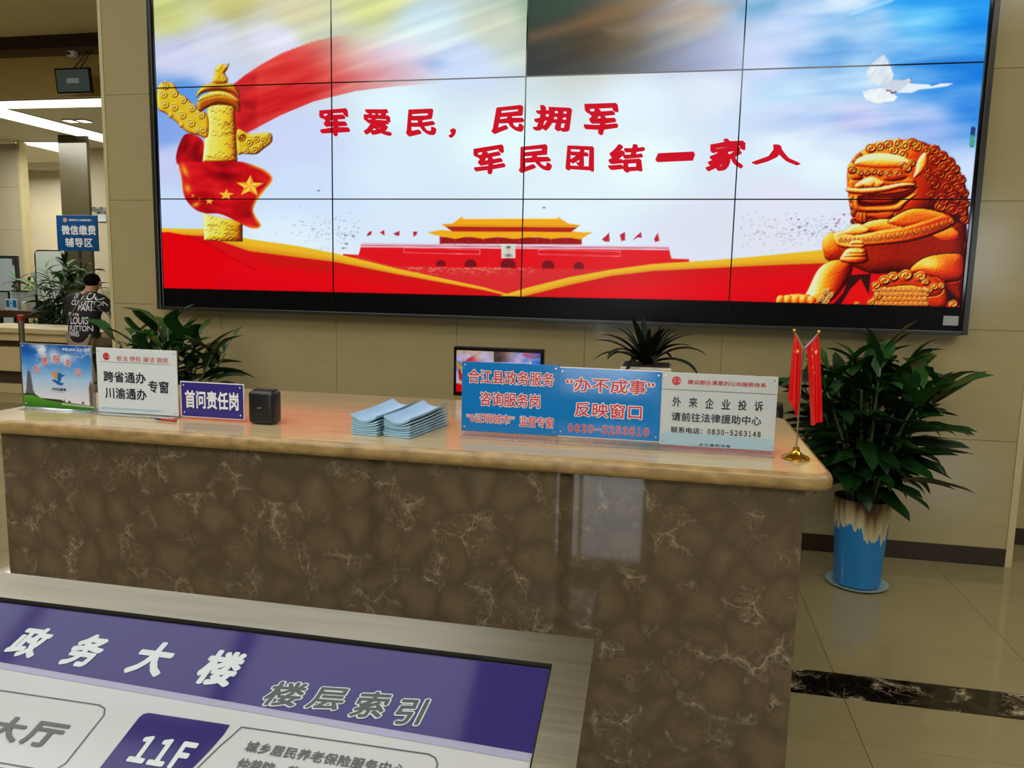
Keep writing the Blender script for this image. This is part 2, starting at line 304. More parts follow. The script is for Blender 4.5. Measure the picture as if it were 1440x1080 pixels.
def paint_lion(cv):
    k = 4.155; z = lambda *p: [(1090 + x / k, 180 + y / k) for x, y in p]; o = lambda x, y: (1090 + x / k, 180 + y / k)
    cv.poly(z((430, 860), (560, 850), (540, 1040), (330, 1040), (400, 960)), c8(50, 16, 14), 1.)
    cv.poly(z((990, 890), (1100, 880), (1085, 1045), (1000, 1010)), c8(40, 12, 12), 1.)
    cv.poly(z((500, 880), (560, 1000), (540, 1040), (380, 1040), (440, 940)), c8(222, 14, 16), 1.)
    R = Relief(cv, 1086, 190, 1372, 436)
    warm = lambda a, b, x0, x1: (lambda x, y: a + (b - a) * np.clip((x - (1090 + x0 / k)) / ((x1 - x0) / k), 0, 1))
    # body and shoulders
    R.part(z((290, 690), (350, 640), (430, 590), (700, 560), (980, 520), (1110, 540), (1118, 760), (1095, 1010), (960, 900), (830, 860), (700, 850), (560, 850), (430, 800), (300, 770)), 2, 9, 22, .36, True, warm(.38, .22, 300, 700))
    R.ball(*o(985, 610), 24, 13, 6, 8, .66, .2); R.ball(*o(1000, 690), 30, 22, 4, 6, .30)
    R.ball(*o(340, 680), 16, 17, 6, 7, .60)
    # left leg and paw
    R.part(z((320, 780), (440, 770), (450, 840), (400, 930), (330, 1010), (230, 1030), (170, 1000), (200, 930), (250, 830)), 5, 9, 18, .62, True, warm(.82, .34, 230, 420))
    R.part(z((5, 1020), (30, 985), (110, 970), (190, 975), (245, 1010), (245, 1042), (10, 1042)), 6, 6, 9, .6)
    for x in (30, 75, 120, 165, 215): R.ball(*o(x, 1005), 5.5, 7, 10, 3, .66, .3)
    for x, y in ((300, 960), (320, 985), (270, 1000), (300, 1015)): R.ball(*o(x, y), 8, 4, 13, 3, .62, -.7, 1)
    # right thigh, arm
    R.part(z((790, 840), (850, 770), (960, 738), (1090, 745), (1098, 880), (1000, 905), (960, 900), (900, 880)), 7, 8, 18, .5, True, lambda x, y: .44 + .32 * np.exp(-((x - 1309) / 17) ** 2 - ((y - 372) / 9) ** 2) - .18 * np.clip((y - 385) / 15, 0, 1))
    R.part(z((880, 880), (980, 890), (1000, 1040), (850, 1040)), 7, 6, 12, .42)
    # ball under the paw
    R.part(z((560, 940), (600, 890), (690, 850), (860, 850), (960, 900), (980, 960), (900, 990), (620, 990)), 7, 5, 10, .42)
    R.part(z((560, 1040), (600, 960), (650, 930), (840, 925), (870, 1040)), 8, 6, 12, .55)
    for j in range(4):
        for i in range(11): R.ball(*o(585 + i * 29 + 9 * (j % 2), 945 + j * 28), 4.2, 3.6, 13, 2.2, .66 - .02 * j, 0, 1)
    for x, y, r in ((590, 920, 30), (640, 890, 36), (690, 870, 36), (765, 862, 42), (850, 868, 36), (600, 985, 26), (880, 900, 24), (930, 930, 26), (970, 925, 24), (900, 950, 22), (560, 1020, 24), (1040, 1030, 30), (480, 1030, 20)): R.ball(*o(x, y), r / k, r / k * .8, 14, 4, .60, -.2, 1)
    # mane
    R.part(z((420, 260), (440, 200), (500, 135), (580, 100), (660, 78), (800, 66), (900, 95), (1000, 150), (1070, 230), (1115, 340), (1130, 450), (1120, 560), (1010, 530), (900, 500), (760, 560), (640, 570), (480, 560), (445, 500), (425, 380)), 8, 12, 26, .40, True,
           lambda x, y: .50 - .26 * np.clip((x - 1280) / 30, 0, 1) - .08 * np.clip((y - 240) / 50, 0, 1))
    rr = random.Random(4)
    for cx, cy, r, t in [(560, 118, 30, .62), (610, 105, 28, .62), (660, 95, 28, .60), (715, 90, 30, .60), (690, 130, 30, .62), (760, 105, 30, .58), (800, 85, 28, .5), (745, 150, 30, .58), (830, 115, 30, .5), (880, 130, 28, .44), (850, 100, 26, .44), (490, 165, 20, .5), (470, 195, 18, .45),
                         (930, 130, 32, .34), (975, 165, 34, .36), (1020, 200, 32, .32), (935, 190, 34, .28), (990, 230, 34, .30), (1050, 240, 30, .32), (1030, 290, 36, .28), (1085, 300, 30, .30), (960, 270, 34, .26), (1075, 350, 34, .28), (1010, 350, 38, .24), (1105, 380, 28, .28), (930, 330, 36, .24), (1050, 410, 38, .24), (1110, 440, 28, .28), (980, 420, 40, .24), (1090, 490, 34, .26), (920, 400, 34, .22), (1040, 480, 38, .26), (970, 460, 34, .34), (1110, 540, 26, .28),
                         (450, 300, 20, .5), (448, 415, 18, .5), (455, 460, 18, .42), (460, 500, 18, .36), (460, 545, 20, .28), (880, 240, 28, .3), (900, 285, 28, .26)]:
        R.ball(*o(cx, cy), r / k * 1.12, r / k, 17, 5, t, rr.uniform(-.5, .5), rr.choice((1, -1)) if t > .4 else .5)
    # face: forehead, brows, eyes, nose, lips, jaw
    R.part(z((465, 215), (480, 180), (540, 155), (640, 148), (740, 165), (790, 195), (760, 225), (640, 232), (540, 228)), 19, 7, 11, .86)
    R.part(z((820, 250), (835, 190), (870, 145), (892, 160), (885, 220), (850, 270), (810, 290)), 20, 5, 6, .78)
    for x, y, r in ((450, 245, 26), (495, 262, 22), (535, 262, 22), (575, 255, 22), (612, 262, 20), (660, 270, 24), (715, 265, 26), (770, 235, 30), (800, 205, 22), (745, 215, 24)): R.ball(*o(x, y), r / k, r / k * .9, 22, 5, .56, 0, 1)
    R.part(z((445, 300), (560, 285), (660, 300), (780, 290), (820, 310), (800, 350), (640, 350), (430, 372), (425, 340)), 20, 5, 8, .46)
    R.ball(*o(700, 290), 17, 5, 23, 4, .34, -.1); R.ball(*o(480, 290), 8, 4, 23, 4, .34)
    R.part(z((465, 335), (500, 310), (560, 285), (610, 300), (640, 325), (600, 345), (530, 350), (480, 352)), 24, 6, 7, .80)
    R.ball(*o(500, 335), 5, 3.5, 28, 3, .66); R.ball(*o(600, 335), 6, 4, 28, 3, .6); R.ball(*o(555, 325), 7, 5, 29, 3, .74)
    R.part(z((425, 352), (520, 352), (640, 340), (740, 322), (820, 330), (720, 352), (640, 372), (520, 385), (430, 375)), 23, 5, 5, .74)
    R.part(z((488, 405), (560, 392), (660, 385), (760, 370), (835, 345), (800, 385), (735, 425), (690, 450), (560, 458), (505, 455)), 10, 1, 6, .06)
    R.part(z((510, 420), (600, 412), (690, 412), (680, 440), (560, 450)), 12, 3, 5, .22)
    R.part(z((465, 400), (490, 400), (500, 455), (600, 462), (700, 452), (760, 415), (830, 380), (760, 450), (720, 485), (560, 492), (470, 480)), 20, 5, 5, .50)
    R.part(z((480, 490), (560, 495), (700, 490), (640, 560), (560, 530), (520, 560), (475, 545)), 15, 5, 8, .36)
    for x in (505, 525): R.ball(*o(x, 525), 2.2, 7, 20, 2, .42)
    # neck, collar, bell
    R.part(z((550, 545), (660, 530), (740, 560), (720, 600), (560, 605), (480, 595)), 12, 5, 9, .68)
    R.part(z((660, 545), (800, 470), (960, 490), (1000, 520), (880, 560), (740, 580)), 12, 5, 9, .56)
    top = [(345, 625), (400, 600), (470, 625), (600, 605), (760, 580), (880, 545), (1000, 510), (1050, 540)]; bot = [(1040, 570), (900, 630), (760, 665), (620, 680), (500, 690), (420, 700), (360, 680)]
    R.part(z(*(top + bot)), 18, 4, 4, .58, True, warm(.76, .40, 420, 900))
    for i in range(26):
        t = i / 25; x = 380 + 650 * t; y = np.interp(x, [345, 420, 500, 620, 760, 900, 1040], [650, 655, 655, 642, 622, 588, 545])
        R.ball(*o(x, y), 3.6, 4.4, 21.5, 2.4, .66 - .26 * t, .5 if i % 2 else -.5, 1 if i % 2 else -1)
    R.part(z((430, 575), (490, 560), (550, 595), (500, 620), (400, 620)), 20, 4, 8, .84)
    R.part(z((445, 660), (512, 660), (515, 700), (440, 700)), 22, 4, 4, .7); R.groove(z((440, 680), (515, 680)), .8, -2, -.3)
    R.part(z((385, 775), (395, 740), (430, 705), (520, 705), (538, 745), (535, 780), (470, 790)), 22, 6, 8, .7, True, warm(.84, .4, 420, 540))
    R.groove(z((390, 755), (536, 752)), .9, -2, -.28); R.groove(z((405, 735), (525, 732)), .7, -1.5, -.2)
    for x in (440, 470, 500): R.ball(*o(x, 722), 3.2, 2.2, 26, 2, .8)
    nz = vnoise(R.X / 2.6, R.Y / 2.6, 8, 3); R.h += nz * .45
    R.shade(GOLD, gain=1.15)
# ---------------------------------------------------------------- materials
def lin(c):
    c = np.asarray(c, float) / 255.; return np.where(c <= .04045, c / 12.92, ((c + .055) / 1.055) ** 2.4)
def L4(*c): v = lin(c); return (float(v[0]), float(v[1]), float(v[2]), 1.)
def mat(name, rgb, rough=.5, metal=0., spec=.5, var=0., scale=8., emit=0., bump=0., coat=0., aniso=None, attr=False):
    m = D.materials.new(name); m.use_nodes = True; nt = m.node_tree; N = nt.nodes; b = N['Principled BSDF']
    b.inputs['Base Color'].default_value = L4(*rgb); b.inputs['Roughness'].default_value = rough; b.inputs['Metallic'].default_value = metal
    b.inputs['Specular IOR Level'].default_value = spec; b.inputs['Coat Weight'].default_value = coat; b.inputs['Coat Roughness'].default_value = .05
    if attr:
        a = N.new('ShaderNodeAttribute'); a.attribute_name = 'Col'; nt.links.new(a.outputs['Color'], b.inputs['Base Color'])
        if emit:
            nt.links.new(a.outputs['Color'], b.inputs['Emission Color']); b.inputs['Emission Strength'].default_value = emit
            b.inputs['Base Color'].default_value = (0, 0, 0, 1); nt.links.remove(b.inputs['Base Color'].links[0])
        return m
    if emit: b.inputs['Emission Color'].default_value = L4(*rgb); b.inputs['Emission Strength'].default_value = emit
    tc = N.new('ShaderNodeTexCoord'); no = N.new('ShaderNodeTexNoise'); no.inputs['Scale'].default_value = scale; no.inputs['Detail'].default_value = 5
    mp = N.new('ShaderNodeMapping'); nt.links.new(tc.outputs['Object'], mp.inputs[0]); nt.links.new(mp.outputs[0], no.inputs['Vector'])
    if aniso: mp.inputs['Scale'].default_value = aniso
    if var:
        r = N.new('ShaderNodeValToRGB'); e = r.color_ramp.elements; e[0].position, e[1].position = .3, .7
        c = lin(rgb); e[0].color = (*(c * (1 - var)), 1); e[1].color = (*np.minimum(c * (1 + var), 1), 1)
        nt.links.new(no.outputs['Fac'], r.inputs[0]); nt.links.new(r.outputs[0], b.inputs['Base Color'])
    if bump:
        u = N.new('ShaderNodeBump'); u.inputs['Strength'].default_value = bump; u.inputs['Distance'].default_value = .01
        nt.links.new(no.outputs['Fac'], u.inputs['Height']); nt.links.new(u.outputs[0], b.inputs['Normal'])
    return m
def nodes(m): return m.node_tree, m.node_tree.nodes, m.node_tree.links, m.node_tree.nodes['Principled BSDF']
def marble(name, base, dark, vein, sc, rough=.07, vw=(.0, .035), amount=.8):
    m = mat(name, base, rough); nt, N, Lk, b = nodes(m)
    tc = N.new('ShaderNodeTexCoord')
    wn = N.new('ShaderNodeTexNoise'); wn.inputs['Scale'].default_value = sc * 1.3; wn.inputs['Detail'].default_value = 6; Lk.new(tc.outputs['Object'], wn.inputs['Vector'])
    vm = N.new('ShaderNodeVectorMath'); vm.operation = 'MULTIPLY_ADD'; vm.inputs[1].default_value = (.75 / sc,) * 3; Lk.new(wn.outputs['Color'], vm.inputs[0]); Lk.new(tc.outputs['Object'], vm.inputs[2])
    def vor(s_, feat):
        v = N.new('ShaderNodeTexVoronoi'); v.feature = feat; v.inputs['Scale'].default_value = s_; Lk.new(vm.outputs[0], v.inputs['Vector']); return v
    v1 = vor(sc, 'DISTANCE_TO_EDGE'); vm2 = N.new('ShaderNodeVectorMath'); vm2.operation = 'MULTIPLY_ADD'; vm2.inputs[1].default_value = (2.2 / sc,) * 3; Lk.new(wn.outputs['Color'], vm2.inputs[0]); Lk.new(tc.outputs['Object'], vm2.inputs[2]); v2 = vor(sc * 1.9, 'DISTANCE_TO_EDGE'); Lk.new(vm2.outputs[0], v2.inputs['Vector'])
    def rmp(src, p0, c0, p1, c1):
        r = N.new('ShaderNodeValToRGB'); e = r.color_ramp.elements; e[0].position, e[1].position = p0, p1; e[0].color, e[1].color = (c0,) * 3 + (1,), (c1,) * 3 + (1,); Lk.new(src, r.inputs[0]); return r.outputs[0]
    def mth(op, a, c):
        q = N.new('ShaderNodeMath'); q.operation = op
        for i, z in enumerate((a, c)):
            if isinstance(z, (int, float)): q.inputs[i].default_value = z
            else: Lk.new(z, q.inputs[i])
        return q.outputs[0]
    def mix(f, a, c):
        q = N.new('ShaderNodeMix'); q.data_type = 'RGBA'
        if isinstance(f, float): q.inputs[0].default_value = f
        else: Lk.new(f, q.inputs[0])
        for i, z in ((6, a), (7, c)):
            if isinstance(z, tuple): q.inputs[i].default_value = z
            else: Lk.new(z, q.inputs[i])
        return q.outputs[2]
    n2 = N.new('ShaderNodeTexNoise'); n2.inputs['Scale'].default_value = sc * .9; n2.inputs['Detail'].default_value = 4; Lk.new(tc.outputs['Object'], n2.inputs['Vector'])
    n3 = N.new('ShaderNodeTexNoise'); n3.inputs['Scale'].default_value = sc * 7; n3.inputs['Detail'].default_value = 6; Lk.new(tc.outputs['Object'], n3.inputs['Vector'])
    patch = rmp(n2.outputs['Fac'], .49, 0., .60, 1.)
    e1 = mth('MULTIPLY', rmp(v1.outputs['Distance'], vw[0], 1., vw[1], 0.), mth('ADD', mth('MULTIPLY', patch, .9), .07))
    e2 = mth('MULTIPLY', rmp(v2.outputs['Distance'], .0, 1., .035, 0.), mth('MULTIPLY', patch, .8))
    halo = mth('MULTIPLY', rmp(v1.outputs['Distance'], .0, 1., .16, 0.), mth('MULTIPLY', patch, rmp(n3.outputs['Fac'], .38, 0., .6, .75)))
    ve = mth('MINIMUM', mth('MULTIPLY', mth('ADD', mth('MAXIMUM', e1, e2), halo), amount), 1.)
    cell = rmp(v1.outputs['Distance'], .0, 0., .34, 1.)
    g = mth('MULTIPLY', cell, rmp(n2.outputs['Fac'], .35, .85, .6, .45))
    col = mix(g, L4(*dark), L4(*base)); col = mix(mth('MULTIPLY', n3.outputs['Fac'], .25), col, L4(*[x * .8 for x in dark]))
    Lk.new(mix(ve, col, L4(*vein)), b.inputs['Base Color'])
    return m
MT = {}
def M_(k, *a, **kw):
    if k not in MT: MT[k] = mat(k, *a, **kw)
    return MT[k]
# ---------------------------------------------------------------- mesh building
WP = {}                                                              # world position of every empty or part origin
class MB:
    def __init__(s): s.v, s.f = [], []
    def add(s, v, f):
        n = len(s.v); s.v += [tuple(p) for p in v]; s.f += [tuple(i + n for i in q) for q in f]; return s
    def box(s, x0, x1, y0, y1, z0, z1, bev=0., seg=2, mtx=None):
        bm = bmesh.new(); bmesh.ops.create_cube(bm, size=1)
        for v in bm.verts: v.co = Vector(((x0 + x1) / 2 + v.co.x * (x1 - x0), (y0 + y1) / 2 + v.co.y * (y1 - y0), (z0 + z1) / 2 + v.co.z * (z1 - z0)))
        if bev: bmesh.ops.bevel(bm, geom=bm.edges[:], offset=bev, segments=seg, profile=.5, affect='EDGES')
        bm.verts.index_update()
        if mtx is not None: bm.transform(mtx)
        s.add([v.co for v in bm.verts], [[v.index for v in f.verts] for f in bm.faces]); bm.free(); return s
    def tube(s, pts, r, n=8, cap=True):
        pts = [Vector(p) for p in pts]; R = r if isinstance(r, (list, tuple)) else [r] * len(pts); rings = []; up = Vector((0, 0, 1))
        prev = None
        for i, p in enumerate(pts):
            t = (pts[min(i + 1, len(pts) - 1)] - pts[max(i - 1, 0)]).normalized()
            a = prev if prev is not None else (Vector((1, 0, 0)) if abs(t.z) > .9 else up)
            a = (a - t * a.dot(t)).normalized(); b = t.cross(a); prev = a
            rings.append([p + (a * math.cos(2 * PI * k / n) + b * math.sin(2 * PI * k / n)) * R[i] for k in range(n)])
        v = [q for g in rings for q in g]; f = []
        for i in range(len(pts) - 1):
            for k in range(n): f.append((i * n + k, i * n + (k + 1) % n, (i + 1) * n + (k + 1) % n, (i + 1) * n + k))
        if cap: f += [tuple(range(n - 1, -1, -1)), tuple((len(pts) - 1) * n + k for k in range(n))]
        return s.add(v, f)
    def lathe(s, cx, cy, prof, n=32, sx=1., sy=1., cap=(True, True), wob=None):
        v, f = [], []
        for (r, z) in prof:
            for k in range(n):
                a = 2 * PI * k / n; q = r * (1 + (wob(a, z) if wob else 0)); v.append((cx + q * math.cos(a) * sx, cy + q * math.sin(a) * sy, z))
        for i in range(len(prof) - 1):
            for k in range(n): f.append((i * n + k, i * n + (k + 1) % n, (i + 1) * n + (k + 1) % n, (i + 1) * n + k))
        if cap[0]: f.append(tuple(range(n - 1, -1, -1)))
        if cap[1]: f.append(tuple((len(prof) - 1) * n + k for k in range(n)))
        return s.add(v, f)
    def ellipsoid(s, c, rx, ry, rz, nu=16, nv=10):
        prof = [(max(1e-4, math.sin(PI * i / nv)), -math.cos(PI * i / nv)) for i in range(nv + 1)]
        m = MB().lathe(0, 0, prof, nu); s.add([(c[0] + x * rx, c[1] + y * ry, c[2] + z * rz) for x, y, z in m.v], m.f); return s
    def prism(s, pts, fn, w0, w1):
        """polygon pts in a plane, fn(u,v,w)->xyz, between offsets w0 and w1"""
        n = len(pts); v = [fn(u, q, w0) for u, q in pts] + [fn(u, q, w1) for u, q in pts]
        f = [tuple(range(n)), tuple(range(2 * n - 1, n - 1, -1))] + [(i, n + i, n + (i + 1) % n, (i + 1) % n) for i in range(n)]
        return s.add(v, f)
    def mesh(s, name, off=(0, 0, 0)):
        me = D.meshes.new(name); me.from_pydata([(x - off[0], y - off[1], z - off[2]) for x, y, z in s.v], [], s.f); me.update(); return me
    def build(s, name, m, parent=None, smooth=False, origin=None):
        off = Vector(WP[parent.name]) if parent is not None else Vector(origin if origin is not None else (0, 0, 0))
        me = s.mesh(name, off); me.materials.append(m)
        o = D.objects.new(name, me); C.objects.link(o)
        if smooth: shade(me, smooth)
        if parent is not None: o.parent = parent
        else: o.location = off
        WP[o.name] = tuple(off); return o
def shade(me, ang=True):
    me.polygons.foreach_set('use_smooth', [True] * len(me.polygons))
    a = 40 if ang is True else ang
    if a < 179: 
        try: me.set_sharp_from_angle(angle=math.radians(a))
        except Exception: pass
def tag(o, label=None, cat=None, group=None, kind=None):
    if label: o['label'] = label
    if cat: o['category'] = cat
    if group: o['group'] = group
    if kind: o['kind'] = kind
    return o
def thing(name, label, cat, loc, group=None, kind=None):
    o = D.objects.new(name, None); C.objects.link(o); o.location = loc; o.empty_display_size = .05; WP[o.name] = tuple(loc); return tag(o, label, cat, group, kind)
def inst(me, name, loc, parent=None, rot=None, scale=None):
    o = D.objects.new(name, me); C.objects.link(o)
    if parent is not None: o.parent = parent; loc = Vector(loc) - Vector(WP[parent.name])
    o.location = loc
    if rot is not None: o.rotation_euler = rot
    if scale is not None: o.scale = scale
    return o
def gridmesh(name, nx, ny, P, colors, m, parent):
    """P (nx*ny,3) points row by row, colors (nx*ny,3) display values"""
    off = np.array(WP[parent.name]); n = nx * ny
    i = np.arange((nx - 1) * (ny - 1)); a = (i // (nx - 1)) * nx + i % (nx - 1)
    F = np.stack([a, a + 1, a + nx + 1, a + nx], -1).astype(np.int32)
    me = D.meshes.new(name); me.vertices.add(n); me.vertices.foreach_set('co', (P - off).astype(np.float32).ravel())
    me.loops.add(F.size); me.loops.foreach_set('vertex_index', F.ravel()); me.polygons.add(len(F)); me.polygons.foreach_set('loop_start', np.arange(0, F.size, 4, dtype=np.int32))
    me.update(calc_edges=True)
    at_ = me.color_attributes.new('Col', 'FLOAT_COLOR', 'POINT'); c = np.ones((n, 4), np.float32); c[:, :3] = lin(np.clip(colors, 0, 1) * 255.)
    at_.data.foreach_set('color', c.ravel()); me.materials.append(m)
    o = D.objects.new(name, me); C.objects.link(o); o.parent = parent; WP[o.name] = tuple(off); return o
# ---------------------------------------------------------------- lettering
GL = {}
def glyphs(txt, off=0., space=1.):
    """outline of a text as vertices (x, y, lift) and faces; off thickens it: a radius, or (radius, pen nib length, nib angle)"""
    k = (txt, off, space)
    if k in GL: return GL[k]
    if off:
        v, f = glyphs(txt, 0., space); r, nib, an = off if isinstance(off, tuple) else (off, 0., 0.)
        n = 10 if r > .05 else 8; sh = [(r * math.cos(2 * PI * (i + .5) / n), r * math.sin(2 * PI * (i + .5) / n)) for i in range(n)]
        if nib: sh = [(x * .9 + t * nib * math.cos(an), y * .9 + t * nib * math.sin(an)) for t in (-1, -.5, .5, 1) for x, y in sh[::3]] + sh[::2]
        V, F = [v], list(f)
        for i, (x, y) in enumerate(sh): F += [tuple(q + len(v) * (i + 1) for q in p) for p in f]; V.append(v + np.array([x, y, 1.4e-5 * (i + 1)]))
        GL[k] = (np.concatenate(V), F)
    else:
        cu = D.curves.new('lettering', 'FONT'); cu.body = txt; cu.size = 1; cu.space_character = space; cu.resolution_u = 3
        o = D.objects.new('lettering', cu); C.objects.link(o); dg = bpy.context.evaluated_depsgraph_get()
        me = D.meshes.new_from_object(o.evaluated_get(dg)); v = np.array([(q.co[0], q.co[1], 0.) for q in me.vertices]).reshape(-1, 3); f = [tuple(p.vertices) for p in me.polygons]
        D.objects.remove(o); D.curves.remove(cu); D.meshes.remove(me); GL[k] = (v, f)
    return GL[k]
def unit(v, r):
    a, b = r[:, :2].min(0), r[:, :2].max(0); return (v[:, :2] - a) / np.maximum(b - a, 1e-6)
class Face:
    """flat face: p(u, v, w) with u along, v up, w towards the reader"""
    def __init__(s, o, ux, uy): s.o, s.ux, s.uy = Vector(o), Vector(ux).normalized(), Vector(uy).normalized(); s.n = s.ux.cross(s.uy)
    def p(s, u, v, w=0.): return s.o + s.ux * u + s.uy * v + s.n * w
def text(mb, face, txt, u0, u1, v0, v1, w=.0006, off=.0, space=1., ref=None, warp=None):
    v, f = glyphs(txt, off, space)
    if len(v) == 0: return
    q = unit(v, v if ref is None else glyphs(txt, ref, space)[0])
    if warp: q = warp(q)
    return mb.add([face.p(u0 + x * (u1 - u0), v0 + y * (v1 - v0), w + l) for (x, y), l in zip(q, v[:, 2])], f)
WIDE = {c: chr(ord(c) + 0xFEE0) for c in '0123456789F'}
def digits(mb, face, s, u0, u1, v0, v1, w, off=.0, grow=0.):
    """numerals set one by one in equal cells"""
    c = (u1 - u0) / len(s)
    for i, ch in enumerate(s):
        m = u0 + c * (i + .5); h = v1 - v0
        if ch == '-': fpoly(mb, face, [(m - c * .40 - grow, v0 + h * .40 - grow), (m + c * .40 + grow, v0 + h * .40 - grow), (m + c * .40 + grow, v0 + h * .52 + grow), (m - c * .40 - grow, v0 + h * .52 + grow)], w); continue
        k = .25 if ch == '1' else .36; text(mb, face, WIDE[ch], m - c * k, m + c * k, v0, v1, w, off + grow / h * .8, 1., ref=off)
def adv(space):
    a, b = glyphs('一', 0., space)[0], glyphs('一一', 0., space)[0]; return float(b[:, 0].max() - a[:, 0].max())
def chars(parent, m, face, txt, u0, u1, v0, v1, w=.0008, off=0., space=1., ref=None, name='character', warp=None):
    """a line of full-width characters, every character a part of its own"""
    v, f = glyphs(txt, off, space); r = v if ref is None else glyphs(txt, ref, space)[0]; q0 = unit(v, r); A_ = adv(space); groups = {}
    for q in f: groups.setdefault(int((v[list(q), 0].mean() + .02) / A_), []).append(q)
    for i in sorted(groups):
        ids = sorted({k for q in groups[i] for k in q}); mp = {k: n for n, k in enumerate(ids)}; q = q0[ids]
        if warp: q = warp(q)
        MB().add([face.p(u0 + x * (u1 - u0), v0 + y * (v1 - v0), w + l) for (x, y), l in zip(q, v[ids][:, 2])], [tuple(mp[k] for k in g) for g in groups[i]]).build(name, m, parent)
def rot_text(mb, face, ch, cu, cv_, su, sv, ang, w, off):
    v, f = glyphs(ch, off); q = unit(v, glyphs(ch)[0]) - .5; c, s_ = math.cos(ang), math.sin(ang)
    mb.add([face.p(cu + (x * c * su - y * s_ * sv), cv_ + (x * s_ * su + y * c * sv), w + l) for (x, y), l in zip(q, v[:, 2])], f)
def fpoly(mb, face, pts, w): mb.add([face.p(u, v, w) for u, v in pts], [tuple(range(len(pts)))])
def fline(mb, face, pts, wd, w, closed=False):
    P_ = [Vector(p) for p in pts]; n = len(P_)
    for i in range(n if closed else n - 1):
        a, b = P_[i], P_[(i + 1) % n]; t = (b - a).normalized() * wd / 2; q = Vector((-t.y, t.x)); a, b = a - t * .9, b + t * .9
        fpoly(mb, face, [a - q, b - q, b + q, a + q], w + i * 2e-6)
def arc(cx, cy, r, a0, a1, n=8, ry=None): return [(cx + r * math.cos(a0 + (a1 - a0) * i / n), cy + (ry or r) * math.sin(a0 + (a1 - a0) * i / n)) for i in range(n + 1)]
# ---------------------------------------------------------------- materials of the place
TILE = (160, 147, 105)
m_wall = mat('beige_wall_tile', TILE, .16, var=.035, scale=3, aniso=(1, 1, 4)); m_joint = mat('tile_joint', (120, 108, 78), .7, var=.05)
m_floor = mat('polished_floor_tile', (140, 129, 92), .05, var=.05, scale=2.2); m_grout = mat('floor_grout', (70, 60, 42), .7, var=.1)
m_base = mat('dark_skirting', (46, 34, 20), .25, var=.1); m_trim = mat('corner_trim', (186, 172, 126), .35, var=.05)
m_black = mat('black_plastic', (20, 19, 18), .35, var=.1); m_gloss = mat('gloss_black', (12, 11, 11), .08, var=.05); m_bez = mat('dark_metal_frame', (62, 62, 58), .25, .6, var=.1)
m_brown = marble('brown_marble', (108, 94, 72), (78, 66, 50), (146, 133, 110), 9.0, .03, (.0, .022), amount=.62)
m_strip = marble('black_marble', (22, 14, 10), (14, 8, 6), (190, 176, 140), 7, .08, (.0, .02), .8)
m_top = mat('beige_counter_stone', (184, 164, 122), .10, var=.11, scale=9, aniso=(.35, 3.5, 3.5))
m_edge = mat('counter_edge_stone', (150, 124, 78), .30, var=.34, scale=42, bump=.15, aniso=(.45, 1, 1))
m_acr = mat('clear_acrylic', (225, 235, 235), .05); m_acr.node_tree.nodes['Principled BSDF'].inputs['Transmission Weight'].default_value = .85; m_white = mat('white_board', (205, 212, 214), .12, var=.02); m_blue = mat('blue_board', (6, 116, 190), .10, var=.04, scale=3)
m_navy = mat('indigo_board', (52, 46, 122), .12, var=.04); m_ink = mat('dark_ink', (28, 30, 48), .3, var=.05); m_red = mat('red_ink', (190, 34, 40), .3, var=.05)
m_wink = mat('white_ink', (228, 226, 228), .3, var=.03); m_steel = mat('brushed_steel', (148, 144, 124), .30, 1., var=.07, scale=5, bump=.04, aniso=(1, 14, 14)); m_pin = mat('metal_pin', (200, 205, 205), .2, .8, var=.05)
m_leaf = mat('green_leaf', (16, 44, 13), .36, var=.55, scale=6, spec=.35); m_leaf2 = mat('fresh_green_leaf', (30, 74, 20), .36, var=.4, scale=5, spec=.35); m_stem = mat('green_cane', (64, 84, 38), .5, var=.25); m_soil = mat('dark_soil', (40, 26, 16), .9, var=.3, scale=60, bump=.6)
m_cer = mat('white_ceramic', (196, 190, 168), .15, var=.03)
m_light = mat('lit_panel', (255, 253, 240), .5, emit=1.05, var=.0); m_scr = mat('display', (0, 0, 0), .25, spec=.08, emit=1.0, attr=True); m_print = mat('printed_picture', (128,) * 3, .12, attr=True)
m_ceil = mat('ceiling_plaster', (192, 180, 142), .8, var=.03)
